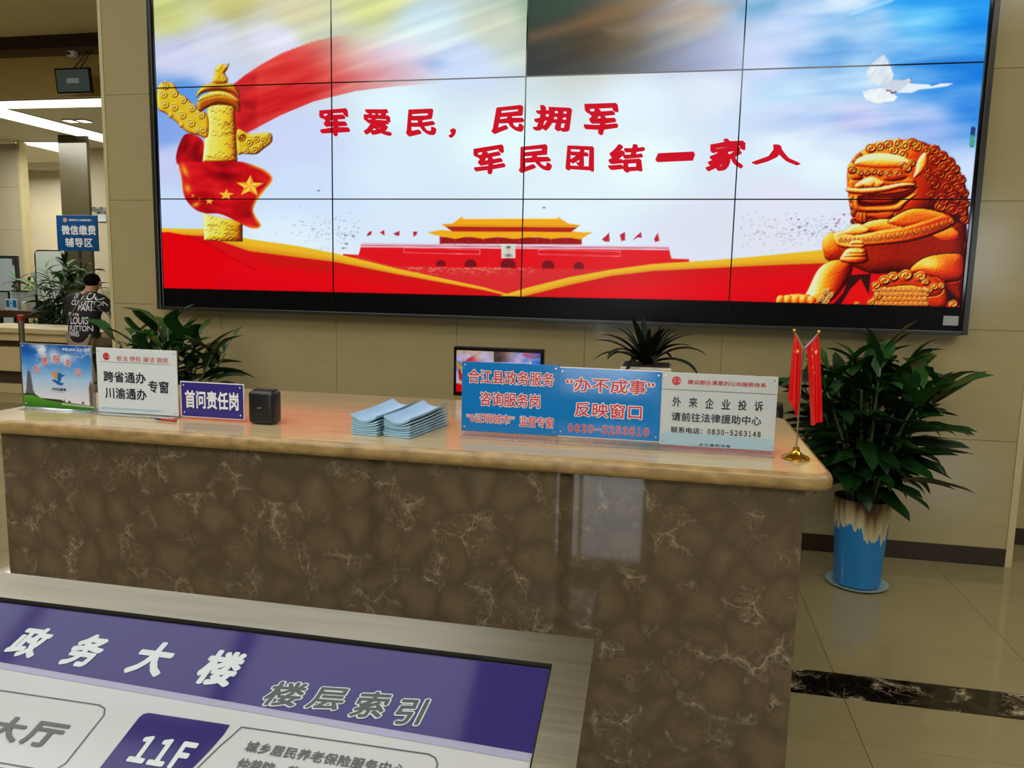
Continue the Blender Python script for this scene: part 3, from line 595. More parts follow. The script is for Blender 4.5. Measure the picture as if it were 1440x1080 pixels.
# ---------------------------------------------------------------- the setting
def structure(mb, name, m, **k): return tag(mb.build(name, m, **k), kind='structure')
T = .8; FX, FY = .695, 3.40
fl = thing('floor', None, None, (0, 0, 0), kind='structure')
MB().box(-22, 9, -8.2, 17, -.05, -.0035).build('floor_bed', m_grout, fl)
tm = MB().box(-T / 2 + .0012, T / 2 - .0012, -T / 2 + .0012, T / 2 - .0012, -.02, 0).mesh('floor_tile'); tm.materials.append(m_floor)
def part_tile(y0, y1, m): q = MB().box(-T / 2 + .0012, T / 2 - .0012, y0 + .001, y1 - .001, -.02, 0).mesh('floor_tile'); q.materials.append(m); return q
near_, mid_, far_ = part_tile(0, .3, m_floor), part_tile(.3, .497, m_strip), part_tile(.497, .8, m_floor); rest = MB()
for i in range(-26, 11):
    for j in range(-14, 17):
        cx, y0 = FX + (i + .5) * T, FY + j * T
        seen = (0 <= i <= 3 and -4 <= j <= 2) or (-12 <= i <= -4 and 0 <= j <= 7 and i > -4 - (j + 5)) or (-6 <= i < 0 and -6 <= j <= -3)
        if j == -1:
            for q, nm, in ((near_, 'floor_tile'), (mid_, 'marble_strip'), (far_, 'floor_tile')):
                if -7 <= i <= 4: inst(q, nm, (cx, y0, 0), fl)
            if not -7 <= i <= 4: rest.box(cx - .3988, cx + .3988, y0 + .001, y0 + T - .001, -.02, 0)
        elif seen: inst(tm, 'floor_tile', (cx, y0 + T / 2, 0), fl)
        else: rest.box(cx - .3988, cx + .3988, y0 + .001, y0 + T - .001, -.02, 0)
tag(rest.build('far_floor_tiles', m_floor, fl), kind='stuff')
# back wall of tiles, y = 4.6
XW0, XW1, YW = -3.700, 1.872, 4.6
wb = thing('wall_back', None, None, (XW0, YW, 0), kind='structure')
MB().box(XW0 + .004, XW1 - .004, YW + .012, YW + .40, 0, 4.5).build('wall_core', m_joint, wb)
xs = [XW0, -2.9, -2.09, -1.295, -.502, .29, 1.085, XW1]; zs = [.10, .705, 1.308, 1.988, 2.66, 3.33, 4.0, 4.5]; cache = {}
for a, b in zip(xs[:-1], xs[1:]):
    for c, d in zip(zs[:-1], zs[1:]):
        k = (round(b - a, 3), round(d - c, 3))
        if k not in cache: q = MB().box(.0012, b - a - .0012, 0, .012, .0012, d - c - .0012).mesh('wall_tile'); q.materials.append(m_wall); cache[k] = q
        inst(cache[k], 'wall_tile', (a, YW, c), wb)
for x0, x1 in ((XW0 - .024, XW0), (XW1, XW1 + .036)): MB().box(x0, x1, YW - .004, YW + .41, 0, 4.5).build('corner_trim', m_trim, wb)
structure(MB().box(XW0, XW1, YW - .008, YW - .0005, 0, .10), 'baseboard_back', m_base)
# wall beyond the right end
wr = thing('wall_recess', None, None, (1.9, 5.05, 0), kind='structure'); MB().box(1.5, 8.6, 5.06, 5.3, 0, 4.5).build('wall_core', m_joint, wr)
for i in range(9):
    for c, d in zip(zs[:-1], zs[1:]):
        if c < 3: MB().box(1.55 + i * .8, 2.348 + i * .8, 5.05, 5.06, c + .001, d - .001).build('wall_tile', m_wall, wr)
structure(MB().box(1.55, 8.6, 5.04, 5.05, 0, .10), 'baseboard_recess', m_base)
# side and rear walls, ceilings
structure(MB().box(8.6, 8.8, -8.2, 5.3, 0, 4.5), 'wall_right', m_wall)
structure(MB().box(-22, -21.8, -8.2, 17, 0, 4.5), 'wall_left', m_wall)
structure(MB().box(-21.8, -1.75, -8.2, -8.0, 0, 4.5).box(-.25, 5.0, -8.2, -8.0, 0, 4.5).box(-1.75, -.25, -8.2, -8.0, 2.98, 4.5).box(5.0, 6.4, -8.2, -8, 0, 1.5).box(5.0, 6.4, -8.2, -8, 3, 4.5).box(6.4, 8.8, -8.2, -8, 0, 4.5), 'wall_front', m_wall)
dr = thing('door_1', None, None, (-1.0, -8.1, 0), kind='structure'); fm = MB()
for x in (-1.75, -1.33, -.31): fm.box(x, x + .06, -8.13, -8.07, 0, 2.98)
for z in (0, .9, 2.92): fm.box(-1.75, -.25, -8.13, -8.07, z, z + .06)
for k in range(6): fm.box(-1.75, -1.33, -8.115, -8.085, .98 + k * .33, 1.0 + k * .33)
fm.build('door_frame', m_bez, dr)
wn = thing('window_1', None, None, (5.7, -8.1, 1.5), kind='structure'); fm = MB()
for x in (5.0, 5.45, 5.9, 6.34): fm.box(x, x + .06, -8.13, -8.07, 1.5, 3.0)
for z in (1.5, 2.2, 2.94): fm.box(5, 6.4, -8.13, -8.07, z, z + .06)
fm.build('window_frame', m_bez, wn)
structure(MB().box(-21.8, 8.6, -8.0, 9.0, 4.5, 4.6), 'ceiling', m_ceil)
# long light panels set in the hall ceiling, dark gaps between them
for k in range(3):
    for r in range(2):
        x0, y0 = -5.75 + 1.6 * k, .4 + 1.65 * r; t = thing('ceiling_light', ('left', 'middle', 'right')[k] + ' recessed light panel in the hall ceiling, ' + ('nearer the camera' if r == 0 else 'nearer the display wall'), 'ceiling light', (x0 + .75, y0 + .7, 4.47))
        MB().box(x0, x0 + 1.5, y0, y0 + 1.5, 4.47, 4.4995).build('frame', m_bez, t); MB().box(x0 + .02, x0 + 1.48, y0 + .02, y0 + 1.48, 4.462, 4.4695).build('diffuser', mat('hall_diffuser', (235, 238, 255), .5, emit=1.3), t)
m_far = mat('far_wall_panel', (166, 156, 128), .3, var=.06, scale=2); m_dkpil = mat('olive_pillar', (56, 51, 32), .3, var=.05); m_lt = mat('pale_wall', (196, 186, 156), .5, var=.04)
structure(MB().box(-21.8, -3, 9.0, 9.05, 3.75, 4.26), 'wall_bulkhead', mat('bulkhead_paint', (168, 142, 82), .7, var=.05))
structure(MB().box(-21.8, -3, 8.97, 9.05, 4.26, 4.36), 'trim_1', mat('brown_fascia', (84, 66, 38), .6, var=.08)); structure(MB().box(-21.8, -3, 8.92, 9.05, 4.36, 4.5), 'trim_2', mat('dark_fascia', (38, 22, 16), .5, var=.1))
structure(MB().box(-21.8, -3, 9.05, 17, 3.75, 3.9), 'ceiling_low', mat('low_ceiling_paint', (212, 206, 182), .8, var=.03))
structure(MB().box(-21.8, -3, 16.8, 17, 0, 3.75), 'wall_rear', m_far); structure(MB().box(-3.0, -2.8, 5.0, 17, 0, 4.5), 'wall_stair', m_far)
# panelled wall and pillars of the back hall
wl = thing('wall_panelled', None, None, (-11.5, 11.8, 0), kind='structure'); a, b = at(0, 300, 11.8), at(30, 300, 11.8)
for i in range(5):
    for j in range(5): MB().box(b.x - 1.2 * (i + 1), b.x - 1.2 * i - .004, 11.8, 11.9, .74 * j + .002, .74 * j + .738).build('wall_panel', m_far, wl)
MB().box(b.x, b.x + .05, 11.79, 11.95, 0, 3.75).build('corner_trim', m_trim, wl)
c, d = at(87, 300, 11.4), at(126, 300, 11.4); structure(MB().box(c.x, d.x, 11.4, 11.46, 0, 3.75), 'wall_pillar', m_dkpil)
e, f = at(126, 300, 12.6), at(190, 300, 12.6); structure(MB().box(e.x - .3, f.x, 12.6, 12.7, 1.2, 3.75), 'wall_pale', m_lt); structure(MB().box(e.x - .3, f.x, 12.4, 12.7, 0, 1.2), 'wall_dado', m_far)
g1, g2, g3 = at(136, 383, 12.35), at(136, 470, 12.35), at(158, 470, 12.35)
structure(MB().add([(g1.x, 12.35, g1.z), (g2.x, 12.35, g2.z), (g3.x, 12.35, g3.z), (g1.x, 12.39, g1.z), (g2.x, 12.39, g2.z), (g3.x, 12.39, g3.z)], [(0, 1, 2), (5, 4, 3), (0, 3, 4, 1), (1, 4, 5, 2), (2, 5, 3, 0)]), 'pale_triangle', m_lt)  # thin pale triangular panel set just before the dado
h1, h2 = at(-30, 300, 14.6), at(100, 300, 14.6); structure(MB().box(h1.x, h2.x, 14.6, 14.75, 0, 3.75), 'wall_recessed', m_far)
h3, h4 = at(28, 216, 14.2), at(96, 236, 14.2); structure(MB().box(h3.x, h4.x, 14.2, 14.6, h4.z, 3.75), 'wall_soffit', mat('soffit_white', (188, 182, 165), .6, var=.03))
t = thing('air_vent', 'slim dark air vent slot high in the white soffit of the back hall', 'vent', (at(42, 226, 14.19).x, 14.19, at(42, 226, 14.19).z)); h5, h6 = at(29, 224, 14.19), at(58, 228, 14.19)
MB().box(h5.x, h6.x, 14.16, 14.199, h6.z, h5.z).build('slot', m_black, t); MB().box(h5.x, h6.x, 14.15, 14.165, (h5.z + h6.z) / 2 - .008, (h5.z + h6.z) / 2 + .008).build('louvre', m_bez, t)
# light strips and downlights on the low ceiling
def strip(lab, c, w):
    t = thing('ceiling_light', lab, 'ceiling light', (sum(p[0] for p in c) / 4, sum(p[1] for p in c) / 4, 3.74))
    MB().prism(c, lambda u, v, q: (u, v, q), 3.738, 3.7495).build('housing', m_bez, t)
    k = [((p[0] - t.location.x) * w + t.location.x, (p[1] - t.location.y) * w + t.location.y) for p in c]; MB().prism(k, lambda u, v, q: (u, v, q), 3.728, 3.737).build('diffuser', m_light, t)
def quad(*p): return [(q.x, max(q.y, 9.06)) for q in (atz(x, y, 3.735) for x, y in p)]
strip('long level white light strip under the front edge of the low ceiling', quad((-60, 141.5), (175, 135), (175, 149), (-60, 154)), .985)
strip('slanting white light strip crossing the low ceiling of the back hall', quad((-14, 147.5), (175, 196.5), (175, 207), (-14, 161.5)), .99)
strip('pale wedge shaped light panel deep in the back hall', quad((20, 200), (84, 200), (84, 214), (50, 206)), .97)
for (x, y), s_ in (((99, 170), 'left'), ((118.5, 170), 'right')):
    p = atz(x, y, 3.74); t = thing('downlight', s_ + ' one of two small square downlights between the light strips', 'ceiling light', (p.x, p.y, 3.74))
    MB().box(p.x - .08, p.x + .08, p.y - .09, p.y + .09, 3.735, 3.7495).build('trim_ring', m_bez, t); MB().box(p.x - .07, p.x + .07, p.y - .08, p.y + .08, 3.727, 3.7345).build('lens', m_light, t)
# ---------------------------------------------------------------- video wall
YS = 4.5; X0, PW, Z0, PH = -3.247, 1.185, 1.304, .6815
vw = thing('video_wall', 'large wall-mounted display of twelve panels showing a red, white and gold picture with slogan', 'display', (-.877, YS, Z0))
cv = paint_wall_picture()
def proj(x, y, z):
    v = np.stack([x, np.full_like(x, y), z - CZ], -1) @ AX.T; return v[..., 0] / v[..., 2] * FOC + 720, v[..., 1] / v[..., 2] * FOC + 540
def sample(cv, px, py):
    x = np.clip((px - cv.x0) * cv.k - .5, 0, cv.w - 1.001); y = np.clip((py - cv.y0) * cv.k - .5, 0, cv.h - 1.001)
    i, j = x.astype(int), y.astype(int); f, g = (x - i)[..., None], (y - j)[..., None]; a = cv.a
    return (a[j, i] * (1 - f) + a[j, i + 1] * f) * (1 - g) + (a[j + 1, i] * (1 - f) + a[j + 1, i + 1] * f) * g
for r in range(3):
    for c in range(4):
        xa, xb = X0 + c * PW + .0015, X0 + (c + 1) * PW - .0015; za, zb = Z0 + r * PH + .0015, Z0 + (r + 1) * PH - .0015
        st = .0045 if r < 2 else .009; nx, ny = int((xb - xa) / st) + 1, int((zb - za) / st) + 1
        gx, gz = np.meshgrid(np.linspace(xa, xb, nx), np.linspace(za, zb, ny)); px, py = proj(gx, YS, gz)
        lim = 107.5 - (px - 741) * .0295
        if c == 2 and r == 2: px = np.clip(px, 743, 1045); py = np.minimum(py, lim - 2)
        if c == 2 and r == 1: py = np.maximum(py, lim + 2)
        if c == 1: px = np.minimum(px, 739.5)
        if c == 3: px = np.maximum(px, np.where(py < 105, 1049., px))
        col = sample(cv, px, py); P_ = np.stack([gx, np.full_like(gx, YS), gz], -1).reshape(-1, 3)
        o = gridmesh('screen_panel', nx, ny, P_, col.reshape(-1, 3), m_scr, vw)
        if c == 2 and r == 2: o['label'] = 'panel showing its part of the picture much darker'
        MB().box(xa, xb, YS + .003, YS + .05, za, zb).build('panel_housing', m_black, o)
sm = MB()
for c in (1, 2, 3): sm.box(X0 + c * PW - .0034, X0 + c * PW + .0034, YS - .004, YS + .002, Z0, Z0 + 3 * PH)
for r in (1, 2): sm.box(X0, X0 + 4 * PW, YS - .0045, YS + .002, Z0 + r * PH - .0034, Z0 + r * PH + .0034)
sm.build('panel_seam', m_gloss, vw)
X1, Z1 = X0 + 4 * PW, Z0 + 3 * PH; m_silver = mat('silver_frame_edge', (118, 114, 102), .3, .7, var=.1)
MB().box(X0 - .012, X0 + .004, YS - .010, 4.6, Z0 - .012, Z1 + .02, .002).build('inner_bezel', m_gloss, vw); MB().box(X1 - .004, X1 + .012, YS - .010, 4.6, Z0 - .012, Z1 + .02, .002).build('inner_bezel', m_gloss, vw)
for a_ in ((X0 - .040, X0 - .012), (X1 + .012, X1 + .040)): MB().box(a_[0], a_[1], YS - .018, 4.6, Z0 - .022, Z1 + .05, .003).build('side_frame', m_bez, vw)
MB().box(X0 - .012, X1 + .012, YS - .016, 4.6, Z0 - .024, Z0 - .002, .003).build('lower_frame', m_bez, vw); MB().box(X0 - .012, X1 + .012, YS - .016, 4.6, Z1, Z1 + .05, .003).build('upper_frame', m_bez, vw)
fs = Face((0, YS, 0), (1, 0, 0), (0, 0, 1)); s1, s2 = at(1327, 444, YS), at(1347, 458, YS)
MB().box(s1.x, s2.x, YS - .0012, YS - .0004, s2.z, s1.z).build('paper_sticker', mat('sticker', (150, 150, 148), .6, var=.05), vw)
za = lambda x, y: (440 + x / 4, 100 + y / 4); zb = lambda x, y: (640 + x / 2.667, 120 + y / 2.667)
m_slog = mat('lit_red_lettering', (204, 14, 36), .4, emit=1.0, spec=.05); m_slog.node_tree.nodes['Principled BSDF'].inputs['Base Color'].default_value = (0, 0, 0, 1)
def brush(seed):
    def w_(q):
        x, y = q[:, 0], q[:, 1]
        return np.stack([x + .035 * np.sin(5 * y + seed) + .06 * (y - .5) * (1 - x) - .02, y + .055 * np.sin(3.1 * x + seed * 1.7) + .05 * (x - .5)], -1)
    return w_
for i, (ch, fn, x0, y0, x1, y1) in enumerate((('军', za, 40, 218, 208, 375), ('爱', za, 285, 212, 445, 362), ('民', za, 525, 212, 697, 362), ('，', za, 765, 322, 808, 375), ('民', za, 1018, 202, 1197, 352), ('拥', zb, 298, 78, 437, 172), ('军', zb, 487, 68, 612, 180),
        ('军', zb, 72, 230, 187, 333), ('民', zb, 240, 228, 362, 328), ('团', zb, 418, 228, 520, 322), ('结', zb, 583, 217, 710, 322), ('一', zb, 757, 252, 900, 285), ('家', zb, 952, 205, 1088, 325), ('人', zb, 1122, 225, 1303, 300))):
    a, b = at(*fn(x0, y0), YS), at(*fn(x1, y1), YS); sl = MB(); text(sl, fs, ch, a.x, b.x, b.z, a.z, .0016, (.018, .042, -.9), warp=brush(i * .9)); sl.build('slogan_character', m_slog, vw)
# ---------------------------------------------------------------- reception counter
ct = thing('reception_counter', 'long reception counter faced in brown marble with a beige stone top', 'counter', (-.9, 1.9, 0))
XL, XR, YF, YB, ZT = -2.178, .418, 1.992, 2.88, 1.05
bm = bmesh.new(); rc = .045; pts = []
for cx, cy, a0 in ((XR - rc, YF + rc, -PI / 2), (XR - rc, YB - rc, 0), (XL + rc, YB - rc, PI / 2), (XL + rc, YF + rc, PI)):
    pts += arc(cx, cy, rc, a0, a0 + PI / 2, 6)
prof = [(-.012, -.045), (-.003, -.040), (0, -.030), (0, -.014), (-.004, -.005), (-.014, 0)]; n = len(pts); cxm, cym = (XL + XR) / 2, (YF + YB) / 2
def ring(ins): return [(x - math.copysign(min(abs(ins), abs(x - cxm)), x - cxm) * 1., y - math.copysign(abs(ins), y - cym)) for x, y in pts]
vv, ff = [], []
for ins, dz in prof: vv += [(x, y, ZT + dz) for x, y in ring(ins)]
for i in range(len(prof) - 1):
    for k in range(n): ff.append((i * n + k, i * n + (k + 1) % n, (i + 1) * n + (k + 1) % n, (i + 1) * n + k))
MB().add(vv, ff + [tuple(range(n - 1, -1, -1))]).build('countertop_edge', m_edge, ct, smooth=50)
MB().add([(x, y, ZT) for x, y in ring(-.014)], [tuple(range(n))]).add([(x, y, ZT - .002) for x, y in ring(-.020)], [tuple(range(n - 1, -1, -1))]).build('countertop', m_top, ct)
YP = 2.018
MB().box(-2.052, .352, YP, YP + .02, 0, 1.006, .0015, 1).build('front_panel', m_brown, ct)
MB().box(-2.049, -2.029, YP + .021, 2.80, 0, 1.006).build('side_panel', m_brown, ct); MB().box(.329, .349, YP + .021, 2.80, 0, 1.006).build('side_panel', m_brown, ct)
MB().box(-2.028, .328, 2.76, 2.80, 0, 1.006).build('back_panel', mat('desk_laminate', (150, 122, 80), .4, var=.15, scale=5, aniso=(1, 1, 6)), ct)
# staff desk behind the counter
m_lam = mat('staff_desk_laminate', (150, 124, 84), .35, var=.12, scale=5)
sd = thing('staff_desk', 'low wooden staff desk behind the reception counter', 'desk', (-.9, 3.15, 0))
MB().box(-1.9, .33, 2.90, 3.48, .73, .76, .004).build('desk_top', m_lam, sd)
for x in (-1.88, -.8, .29): MB().box(x, x + .02, 2.90, 3.44, 0, .729).build('side_panel', m_lam, sd)
MB().box(-1.86, .29, 2.90, 2.92, .35, .729).build('modesty_panel', m_lam, sd)
# ---------------------------------------------------------------- acrylic signs on the counter
def sign(label, px0, py0, px1, py1, board, group=None, border=None, foot=True, th=.004, y=2.19):
    a, b = at(px0, py0, y), at(px1, py1, y); x0, x1, z1, z0 = a.x, b.x, a.z, max(b.z, ZT + .006)
    t = thing('desk_sign', label, 'sign', ((x0 + x1) / 2, y, ZT), group)
    o = MB().box(x0, x1, y, y + th, z0, z1, .0008, 1).build('board', board, t)
    if border: MB().box(x0 - .0022, x1 + .0022, y + .0012, y + th + .001, z0 - .0025, z1 + .0025).build('white_edge', border, t)
    for u in (x0 + .010, x1 - .010):
        for v in (z0 + .012, z1 - .010): pn = MB().lathe(0, 0, [(.0028, 0), (.0028, .0012), (.0016, .002)], 12); pn.v = [(u + p[0], y - p[2] - .0001, v + p[1]) for p in pn.v]; pn.build('corner_pin', m_pin, t)
    if foot:
        MB().box(x0 + .001, x1 - .001, y - .028, y + .05, ZT + .0005, ZT + .004, .0008, 1).build('foot_plate', m_acr, t); MB().box(x0, x1, y + th + .0015, y + th + .0055, ZT + .0045, z0 + .06).build('back_plate', m_acr, t)
    return t, Face((0, y, 0), (1, 0, 0), (0, 0, 1)), (x0, x1, z0, z1)
def bx(fn, x0, y0, x1, y1, y=2.19):
    a, b = at(*fn(x0, y0), y), at(*fn(x1, y1), y); return a.x, b.x, b.z, a.z
def logo(mbr, mbw, f, u, v, r, w=.0004):
    fpoly(mbr, f, arc(u, v, r, 0, 2 * PI, 24)[:-1], w); fpoly(mbw, f, arc(u + r * .12, v - r * .05, r * .72, .3, 3.0, 10) + arc(u + r * .1, v + r * .12, r * .55, 3.0, .3, 10), w + .0002)
    fpoly(mbw, f, [(u - r * .45, v - .1 * r), (u + r * 1.25, v + .02 * r), (u + r * 1.2, v - .1 * r), (u - r * .4, v - .28 * r)], w + .0003); fpoly(mbr, f, arc(u + .05 * r, v - .15 * r, r * .26, 0, 2 * PI, 12)[:-1], w + .0005)
# A: picture sign
zA = lambda x, y: (20 + x / 6, 475 + y / 6)
t, f, (x0, x1, z0, z1) = sign('colourful volunteer service sign with pagodas, blue sky and green hill, leftmost on counter', 28, 482, 133, 580, m_acr)
pc = Canvas(0, 0, 600, 540, .5); X, Y = pc.X, pc.Y
n_ = vnoise(X / 90, Y / 70, 40, 4); sky = ramp(Y / 470, [(0, (20, 78, 165)), (.35, (70, 140, 210)), (.62, (160, 190, 222)), (1, (214, 208, 212))]); k_ = np.clip((n_ - .50) * 5, 0, 1) * np.clip((250 - Y) / 200, 0, 1)
pc.a[:] = sky * (1 - k_[..., None]) + np.array([.86, .87, .90]) * k_[..., None]
pc.blob(280, 90, 60, 60, c8(215, 218, 228), .8); pc.blob(130, 20, 70, 25, c8(215, 220, 230), .8); pc.blob(400, 110, 80, 40, c8(200, 210, 228), .7); pc.blob(60, 40, 60, 60, c8(18, 70, 155), .7)
for i in range(9):
    w = 17 + i * 2.6; y = 240 + i * 20; pc.poly([(62 - w * .75, y - 4), (62 + w * .75, y - 4), (62 + w, y + 9), (62 + w * .7, y + 12), (62 + w * .7, y + 17), (62 - w * .7, y + 17), (62 - w * .7, y + 12), (62 - w, y + 9)], c8(96, 100, 108)); pc.line([(62 - w * .7, y + 14), (62 + w * .7, y + 14)], 4, c8(54, 56, 66))
pc.poly([(58, 240), (62, 195), (66, 240)], c8(84, 88, 98)); pc.poly([(25, 400), (100, 400), (104, 430), (22, 430)], c8(90, 92, 98))
pc.poly([(566, 510), (562, 350), (570, 320), (580, 285), (592, 320), (606, 360), (606, 510)], c8(112, 86, 76)); pc.line([(578, 330), (578, 500)], 3, c8(84, 62, 56)); pc.line([(592, 340), (592, 500)], 3, c8(90, 66, 60))
pc.poly([(0, 425), (60, 420), (110, 428), (150, 455), (330, 462), (360, 480), (600, 500), (600, 545), (0, 545)], c8(48, 60, 36), 2)
for x, h in ((352, 36), (392, 30), (400, 22), (505, 26), (515, 20)): pc.poly([(x - 8, 486), (x, 486 - h), (x + 8, 486)], c8(50, 60, 56), 2)
pc.poly([(0, 440), (80, 436), (200, 470), (330, 488), (470, 500), (600, 505), (600, 545), (0, 545)], lambda x, y, d: ramp((y - 440) / 100, [(0, (90, 150, 40)), (1, (38, 104, 24))]), 2); pc.poly([(330, 486), (600, 503), (600, 516), (330, 504)], c8(190, 205, 180), 2, .7)
nx, ny = 220, 200; gx, gz = np.meshgrid(np.linspace(x0 + .003, x1 - .003, nx), np.linspace(z0 + .002, z1 - .003, ny)); u_, v_ = (gx - x0) / (x1 - x0), (z1 - gz) / (z1 - z0)
gridmesh('printed_picture', nx, ny, np.stack([gx, np.full_like(gx, 2.1893), gz], -1).reshape(-1, 3), sample(pc, u_ * 600, v_ * 540).reshape(-1, 3), m_print, t)
la = MB()
for ch, x, y, s_, an in (('志', 190, 262, 66, .45), ('愿', 260, 198, 70, .2), ('服', 357, 180, 70, 0), ('务', 458, 210, 66, -.25), ('台', 545, 290, 66, -.7)):
    p = at(*zA(x, y), 2.19); q = s_ / 6 * .00212; ka, kb = MB(), MB(); rot_text(ka, f, ch, p.x, p.z, q, q * 1.05, an, .0014, .06); rot_text(kb, f, ch, p.x + .0003, p.z - .0002, q, q * 1.05, an, .0018, .012); ka.build('character_outline', m_wink, t); kb.build('character', m_red, t)
text(la, f, '奉献·友爱·互助·进步', *bx(zA, 405, 85, 640, 118), .0014)
tag(la.build('small_white_lettering', m_wink, t), kind='stuff')
lc, ld, le = MB(), MB(), MB(); cvp = lambda x, y: (at(*zA(x, y), 2.19).x, at(*zA(x, y), 2.19).z)
fpoly(lc, f, [cvp(*p) for p in ((308, 285), (335, 292), (352, 280), (368, 318), (368, 350), (345, 345), (330, 315))], .0014); fpoly(lc, f, arc(*cvp(372, 272), .0035, 0, 2 * PI, 12)[:-1], .0014)
fpoly(ld, f, [cvp(*p) for p in ((372, 300), (392, 290), (405, 310), (435, 312), (400, 335), (395, 365), (375, 375), (365, 345))], .0014); fpoly(ld, f, [cvp(*p) for p in ((315, 358), (345, 350), (390, 375), (425, 385), (405, 402), (370, 395), (340, 372))], .0016)
text(le, f, '泸州志愿者', *bx(zA, 318, 418, 442, 452), .0014, .02); fline(le, f, [cvp(330, 455), cvp(420, 462)], .0006, .0014)
lc.build('orange_emblem', mat('orange_print', (206, 140, 50), .3, var=.05), t); ld.build('blue_emblem', mat('blue_print', (24, 96, 168), .3, var=.05), t); tag(le.build('small_lettering', m_ink, t), kind='stuff')
# B: white window sign
t, f, bb = sign('white sign with dark blue window lettering, second from the left on the counter', 134.5, 488.5, 251, 586, m_white)
k1, k2, k3 = MB(), MB(), MB(); p = at(*zA(777, 157), 2.19); logo(k1, k2, f, p.x, p.z, .0125); text(k1, f, '依法 便民 廉洁 高效', *bx(zA, 862, 150, 1300, 216), .0008)
fline(k3, f, [(bx(zA, 732, 218, 1318, 245)[0], (p.z - .0175)), (bx(zA, 732, 218, 1318, 245)[1], p.z - .0175)], .0009, .0008)
chars(t, m_ink, f, '跨省通办', *bx(zA, 752, 278, 1112, 390), .0008, .022, 1.05); chars(t, m_ink, f, '川渝通办', *bx(zA, 765, 414, 1120, 530), .0008, .022, 1.05); chars(t, m_ink, f, '专窗', *bx(zA, 1130, 358, 1305, 472), .0008, .022, 1.1)
k4 = MB(); fpoly(k4, f, [(bb[0] + .006, bb[2] + .010), (bb[1] - .07, bb[2] + .010), (bb[1] - .05, bb[2] + .016), (bb[0] + .006, bb[2] + .016)], .0006)
tag(k1.build('red_lettering', m_red, t), kind='stuff'); k2.build('emblem_cut', m_white, t); k3.build('printed_line', m_ink, t); k4.build('pale_blue_band', mat('pale_blue_print', (160, 188, 210), .2, var=.03), t)
# C: indigo sign
zC = lambda x, y: (x / 3.43, 460 + y / 3.43)
t, f, bb = sign('small indigo sign with five white characters beside the black speaker', 254, 537, 342.5, 590, m_navy, border=m_wink, foot=False)
chars(t, m_wink, f, '首问责任岗', *bx(zC, 892, 302, 1152, 404), .0008, .028, 1.04)
# D: blue sign
zD = lambda x, y: (640 + x / 8.64, 500 + y / 8.64)
def outl(t, f, rows):
    for s_, box_, off, sp in rows:
        if all(ord(c) > 0x2fff for c in s_):
            chars(t, m_wink, f, s_, *box_, .0007, off + .05, sp, ref=off, name='character_outline'); chars(t, m_red, f, s_, *box_, .0011, off, sp, ref=off)
        else:
            a_, b_ = MB(), MB()
            if s_[0] == '0': digits(a_, f, s_, *box_, .0007, off, .0009); digits(b_, f, s_, *box_, .0011, off)
            else: text(a_, f, s_, *box_, .0007, off + .05, sp, ref=off); text(b_, f, s_, *box_, .0011, off, sp, ref=off)
            tag(a_.build('letter_outline', m_wink, t), kind='stuff'); tag(b_.build('lettering', m_red, t), kind='stuff')
t, f, bb = sign('plain blue sign with red white-edged characters in three rows, left of the bordered one', 650, 508, 784, 613.5, m_blue)
outl(t, f, [('合江县政务服务', bx(zD, 160, 165, 1200, 378), .018, 1.05), ('咨询服务岗', bx(zD, 304, 436, 1030, 644), .018, 1.05), ('“0证明城市”', bx(zD, 140, 692, 720, 840), .012, 1.), ('监督专窗', bx(zD, 785, 732, 1192, 884), .014, 1.02)])
# E: blue sign, white border
zE = lambda x, y: (760 + x / 3.43, 440 + y / 3.43)
t, f, bb = sign('blue sign with white border and a telephone number ending in 610', 786.5, 517, 927, 621, m_blue, border=m_wink)
outl(t, f, [('“办不成事”', bx(zE, 125, 308, 548, 398), .018, 1.), ('反映窗口', bx(zE, 167, 428, 488, 516), .018, 1.05), ('0830-5253610', bx(zE, 130, 533, 526, 597), .035, 1.05)])
# F: pale sign
zF = lambda x, y: (920 + x / 7.717, 510 + y / 7.717)
t, f, bb = sign('pale grey sign with red heading and telephone number ending in 148, beside the flags', 932, 523, 1088, 635, mat('pale_board', (190, 196, 196), .10, var=.02))
k1, k2, k3, k4 = MB(), MB(), MB(), MB(); p = at(*zF(242, 197), 2.19); logo(k1, k2, f, p.x, p.z, .0125); text(k1, f, '建设群众满意的公共服务体系', *bx(zF, 365, 182, 1215, 272), .0008, .015)
hz = at(*zF(700, 315), 2.19).z; fline(k3, f, [(bb[0], hz), (bb[1], hz)], .0011, .0008)
for i, ch in enumerate('外来企业投诉'): a_ = 200 + i * 178; chars(t, m_ink, f, ch, *bx(zF, a_, 365 + i * 10, a_ + 88, 480 + i * 10), .0008, .02)
chars(t, m_ink, f, '请前往法律援助中心', *bx(zF, 190, 532, 1158, 684), .0008, .02, 1.06); text(k3, f, '联系电话：', *bx(zF, 182, 692, 520, 776), .0008, .02, 1.); digits(k3, f, '0830-5263148', *bx(zF, 572, 716, 1160, 811), .0008, .035)
text(k3, f, '合江县司法局', *bx(zF, 485, 872, 825, 922), .0008, .02, 1.2); fpoly(k4, f, [(bb[0] + .002, bb[2] + .002), (bb[1] - .002, bb[2] + .002), (bb[1] - .002, bb[2] + .034), (bb[0] + .06, bb[2] + .038), (bb[0] + .002, bb[2] + .034)], .0004)
tag(k1.build('red_lettering', m_red, t), kind='stuff'); k2.build('emblem_cut', m_white, t); tag(k3.build('lettering', m_ink, t), kind='stuff'); k4.build('pale_blue_band', mat('pale_blue_print_low', (162, 190, 204), .12, var=.03), t)
